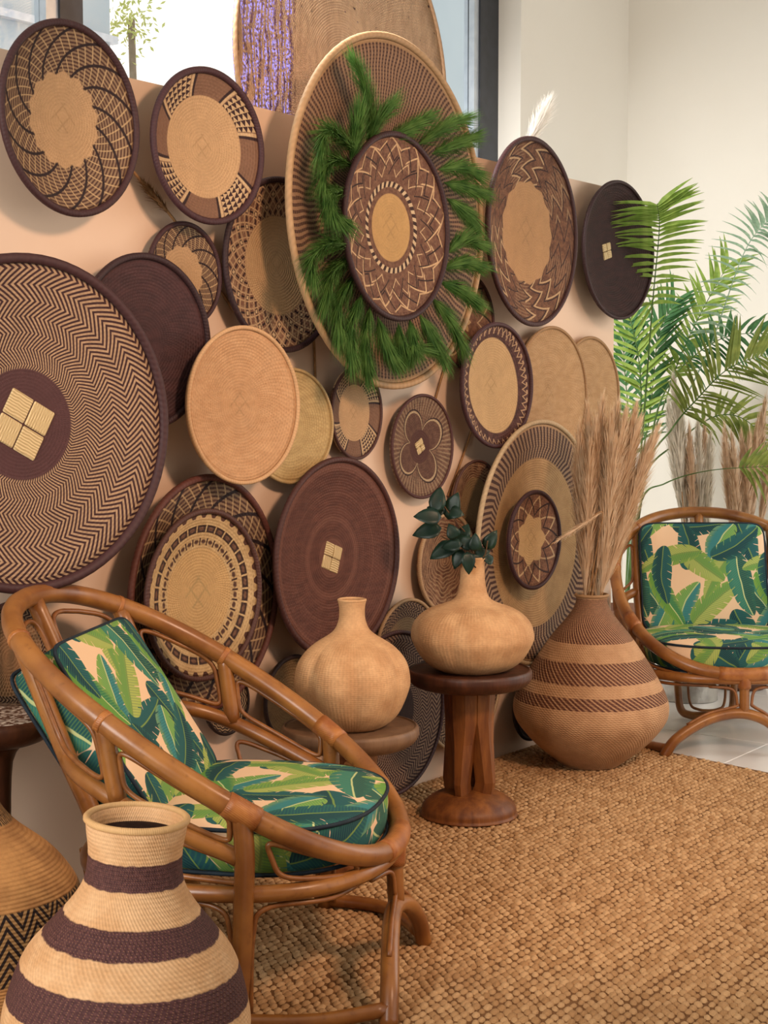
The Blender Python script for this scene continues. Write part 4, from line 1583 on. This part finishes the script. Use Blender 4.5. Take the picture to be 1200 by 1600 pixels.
# dried reed stalks fixed between the baskets
def reed(label, pts, e, r, head=None):
    P = [on_wall(px, py, e + (0.022 if head and k >= head[0] else 0.0)) for k, (px, py) in enumerate(pts)]
    o0 = P[0].copy()
    t = thing('dried_reed', label, 'reed', loc=o0, group=None)
    obj('stalk', tube(spline([p - o0 for p in P], 12), r, 6), M_reed, t)
    if head:
        d = P[head[1]] - P[head[0]]
        o = obj('seed_head', plume_mesh('reedhead', M_brush, 0.20, 0.018, 260, 71, 0.0016, 0.07), parent=t)
        o.matrix_local = Matrix.Translation(Vector(P[head[0]] - o0)) @ Vector(d).to_track_quat('Z', 'Y').to_matrix().to_4x4() @ Matrix.Diagonal((1, 1, np.linalg.norm(d) / .24, 1))


M_brush = blade_mat('dry_brush', '8A6748', 'A8845C', 0.2)
reed('dried reed with brushy head behind the spiral basket, running to the lattice basket', [(380, 508), (345, 455), (300, 390), (268, 338), (208, 268)], 0.008, 0.004, (3, 4))
reed('short dried reed stalk below the lattice basket', [(493, 600), (491, 545), (488, 500)], 0.008, 0.004)
reed('dried reed stalk crossing the wall right of the flower basket', [(700, 775), (728, 700), (745, 640)], 0.008, 0.004)
reed('dried reed stalk between wreath and flower basket', [(676, 640), (690, 590), (712, 520)], 0.008, 0.004)


# ================================================================== FERN WREATH
def fern_geo(pts, wid, seed, n=230, ln=0.085):
    r = np.random.default_rng(seed)
    P = spline(pts, 30)
    T = np.gradient(P, axis=0)
    V, Fc = tube(P, np.linspace(0.0022, 0.0008, 30), 5)
    V, Fc = [tuple(v) for v in V], list(Fc)
    for i in range(n):
        s = r.random()
        k = min(28, int(s * 29))
        p0 = P[k]
        d = T[k] / np.linalg.norm(T[k])
        o = r.normal(size=3)
        o -= d * (o @ d)
        o /= np.linalg.norm(o)
        out = wid * (0.25 + 0.75 * r.random()) * (0.45 + 0.55 * math.sin(PI * (0.15 + 0.75 * s)))
        p2 = p0 + o * out + d * ln * (0.5 + 0.7 * r.random()) + np.array([0, 0, -0.25 * out])
        p1 = (p0 + p2) / 2 + o * out * 0.15
        sd = np.cross(d, o)
        sd = sd / (np.linalg.norm(sd) + 1e-9) * 0.0008
        q = len(V)
        V += [tuple(p0 - sd * .5), tuple(p0 + sd * .5), tuple(p1 - sd), tuple(p1 + sd), tuple(p2)]
        Fc += [(q, q + 1, q + 3, q + 2), (q + 2, q + 3, q + 4)]
    return V, Fc


we = 0.185
w0 = on_wall(617, 353, we)
fw = thing('fern_wreath', 'green feathery fern wreath around the star patterned basket', 'wreath', loc=w0)
sprigs = [[(585, 215), (578, 170), (570, 135), (556, 100)], [(575, 230), (585, 195), (610, 165)], [(600, 222), (630, 205), (665, 185)], [(560, 240), (535, 215), (512, 205), (500, 240)],
          [(552, 260), (522, 250), (505, 275), (512, 310)], [(540, 300), (520, 300), (516, 325), (535, 345)], [(548, 250), (555, 215), (560, 180)],
          [(655, 225), (690, 200), (728, 185)], [(675, 240), (710, 225), (735, 215)], [(685, 265), (715, 260), (742, 270)], [(694, 285), (722, 290), (752, 300)], [(698, 310), (720, 325), (738, 345)],
          [(545, 385), (515, 380), (490, 400), (488, 425)], [(548, 400), (520, 425), (508, 470)], [(552, 430), (530, 470), (530, 520)], [(565, 460), (548, 510), (550, 560)], [(578, 480), (570, 530), (575, 575)], [(590, 495), (600, 530), (612, 555)],
          [(690, 420), (720, 410), (748, 415)], [(688, 440), (715, 450), (742, 470)], [(675, 465), (700, 495), (722, 540)], [(655, 490), (672, 520), (690, 555)], [(640, 498), (645, 530), (640, 550)], [(622, 505), (628, 535), (660, 545)], [(700, 395), (722, 375), (745, 380)]]
for k, sp in enumerate(sprigs):
    e0 = we + rng.uniform(-.02, .01)
    pts = [on_wall(px, py, e0 + 0.012 * i) - w0 for i, (px, py) in enumerate(sp)]
    obj('fern_sprig', fern_geo(pts, 0.052, 80 + k, 900), M_fern, fw, False)


# ================================================================== PALM
def leaflet_geo(L=0.2, W=0.0085, droop=0.3, n=6):
    V, Fc = [], []
    for i in range(n):
        s = i / (n - 1)
        w = W * (min(1, s * 6 + 0.35)) * (1 - s ** 2.2) + 0.0004
        z = -droop * L * s ** 1.8
        V += [(L * s, -w, z + w * .5), (L * s, 0, z), (L * s, w, z + w * .5)]
    for i in range(n - 1):
        for k in range(2):
            Fc.append((i * 3 + k, i * 3 + k + 1, (i + 1) * 3 + k + 1, (i + 1) * 3 + k))
    return V, Fc


pot = np.array([1.10, 6.98, 0.0])
palm = thing('potted_palm', 'green palm with arching feathery fronds in pot, behind right armchair', 'plant', loc=pot)
po = obj('pot', lathe(smooth_prof([(0.0, .0), (.12, .0), (.14, .1), (.155, .25), (.165, .36)], 16) + [(.15, .36), (.145, .31), (0.0, .30)], 40), M_clay, palm)
crown = pot + np.array([0.0, -0.02, 0.32])
LM = {}


def leaflet_mesh(mat, dr):
    k = (mat.name, dr)
    if k not in LM:
        LM[k] = mesh_of('leaflet', *leaflet_geo(droop=dr), mat)
    return LM[k]


def frond(pix, deps, mat, n, L, start, dr=0.25, face=(0, -1, 0.25), ang=58, stuff=False, sides=(1, -1), lscale=None):
    P = [crown] + [at_y(px, py, d) for (px, py), d in zip(pix, deps)]
    P = [p - pot for p in P]
    C = spline(P, 60)
    f = obj('frond', tube(C, np.linspace(0.0055, 0.0012, 60), 6), M_stem if mat is not M_palm_blue else M_palm_blue, palm)
    T = np.gradient(C, axis=0)
    acc = []
    for i in range(n):
        s = start + (1 - start) * (i + .5) / n
        k = min(58, int(s * 59))
        t = T[k] / np.linalg.norm(T[k])
        fa = np.array(face, float)
        q = (i + .5) / n
        ll = L * (0.55 + 0.9 * q * (1.25 - q)) if lscale is None else L * lscale(q)
        for sgn in sides:
            sd = np.cross(t, fa)
            sd /= np.linalg.norm(sd)
            a = math.radians(ang - 22 * q + rng.normal() * 4)
            d = t * math.cos(a) + sd * sgn * math.sin(a) + fa * 0.10 + rng.normal(size=3) * 0.05
            up = fa + np.array([0, 0, .6])
            mt = orient(C[k], d, up) @ Matrix.Diagonal((ll / 0.2, 1.0 + 0.3 * rng.random(), 1, 1))
            if stuff:
                acc.append(mt)
            else:
                o = obj('leaflet', leaflet_mesh(mat, dr), parent=f)
                o.matrix_local = mt
    if stuff:
        gs = []
        lv, lf = leaflet_geo(droop=dr)
        for mt in acc:
            gs.append(([tuple(mt @ Vector(v)) for v in lv], lf))
        obj('leaflets', join(*gs), mat, f, kind='stuff')
    return f


Ln = 0.20
frond([(1000, 720), (1010, 600), (1020, 470), (1030, 360), (1027, 318)], [6.7, 6.5, 6.3, 6.15, 6.1], M_palm, 26, 0.215, 0.60, 0.30, (0.1, -1, 0.1), 84)
frond([(1000, 735), (1060, 640), (1110, 540), (1165, 390), (1215, 330)], [6.75, 6.7, 6.65, 6.6, 6.6], M_palm_blue, 24, 0.13, 0.62, 0.5, (0.3, -1, 0.3), 70)
frond([(1000, 740), (1035, 640), (1062, 560), (1100, 480), (1140, 410)], [6.8, 6.85, 6.9, 6.9, 6.9], M_palm, 24, 0.19, 0.52, 0.2, (0, -1, 0.2), 55)
frond([(1010, 740), (1050, 670), (1085, 628), (1140, 575), (1215, 548)], [6.7, 6.6, 6.55, 6.5, 6.45], M_palm_olive, 24, 0.25, 0.50, 0.25, (0.2, -1, 0.5), 66)
frond([(1015, 700), (1040, 610), (1080, 560), (1140, 525), (1225, 520)], [6.75, 6.7, 6.7, 6.7, 6.7], M_palm_dark, 22, 0.22, 0.55, 0.5, (0.2, -0.8, 0.6), 70)
frond([(990, 740), (1000, 660), (1000, 580), (985, 500), (960, 440)], [6.8, 6.75, 6.7, 6.65, 6.6], M_palm, 24, 0.20, 0.35, 0.2, (0, -1, 0.1), 60, stuff=True)
frond([(1000, 740), (1015, 650), (1022, 580), (1030, 520), (1055, 470)], [6.85, 6.9, 6.9, 6.9, 6.9], M_palm_dark, 24, 0.20, 0.30, 0.2, (0, -1, 0.1), 50, stuff=True)
frond([(985, 760), (985, 680), (978, 600), (975, 545), (985, 500)], [6.85, 6.9, 6.95, 6.95, 6.95], M_palm_dark, 22, 0.18, 0.30, 0.2, (0, -1, 0.1), 52, stuff=True)
frond([(1000, 790), (1040, 755), (1110, 735), (1215, 728)], [6.75, 6.6, 6.5, 6.45], M_palm_olive, 8, 0.2, 0.86, 0.3, (0.2, -1, 0.4), 60, stuff=True)
frond([(1000, 760), (1060, 690), (1120, 650), (1170, 660), (1215, 720)], [6.95, 7.0, 7.05, 7.05, 7.05], M_palm_olive, 18, 0.20, 0.5, 0.4, (0.1, -1, 0.3), 62, stuff=True)

# lay the surveyed room out along the world axes (camera and lamps above are already turned)
for o in list(SC.objects):
    if o.parent is None and o.type not in ('CAMERA', 'LIGHT'):
        o.matrix_basis = TURN @ o.matrix_basis
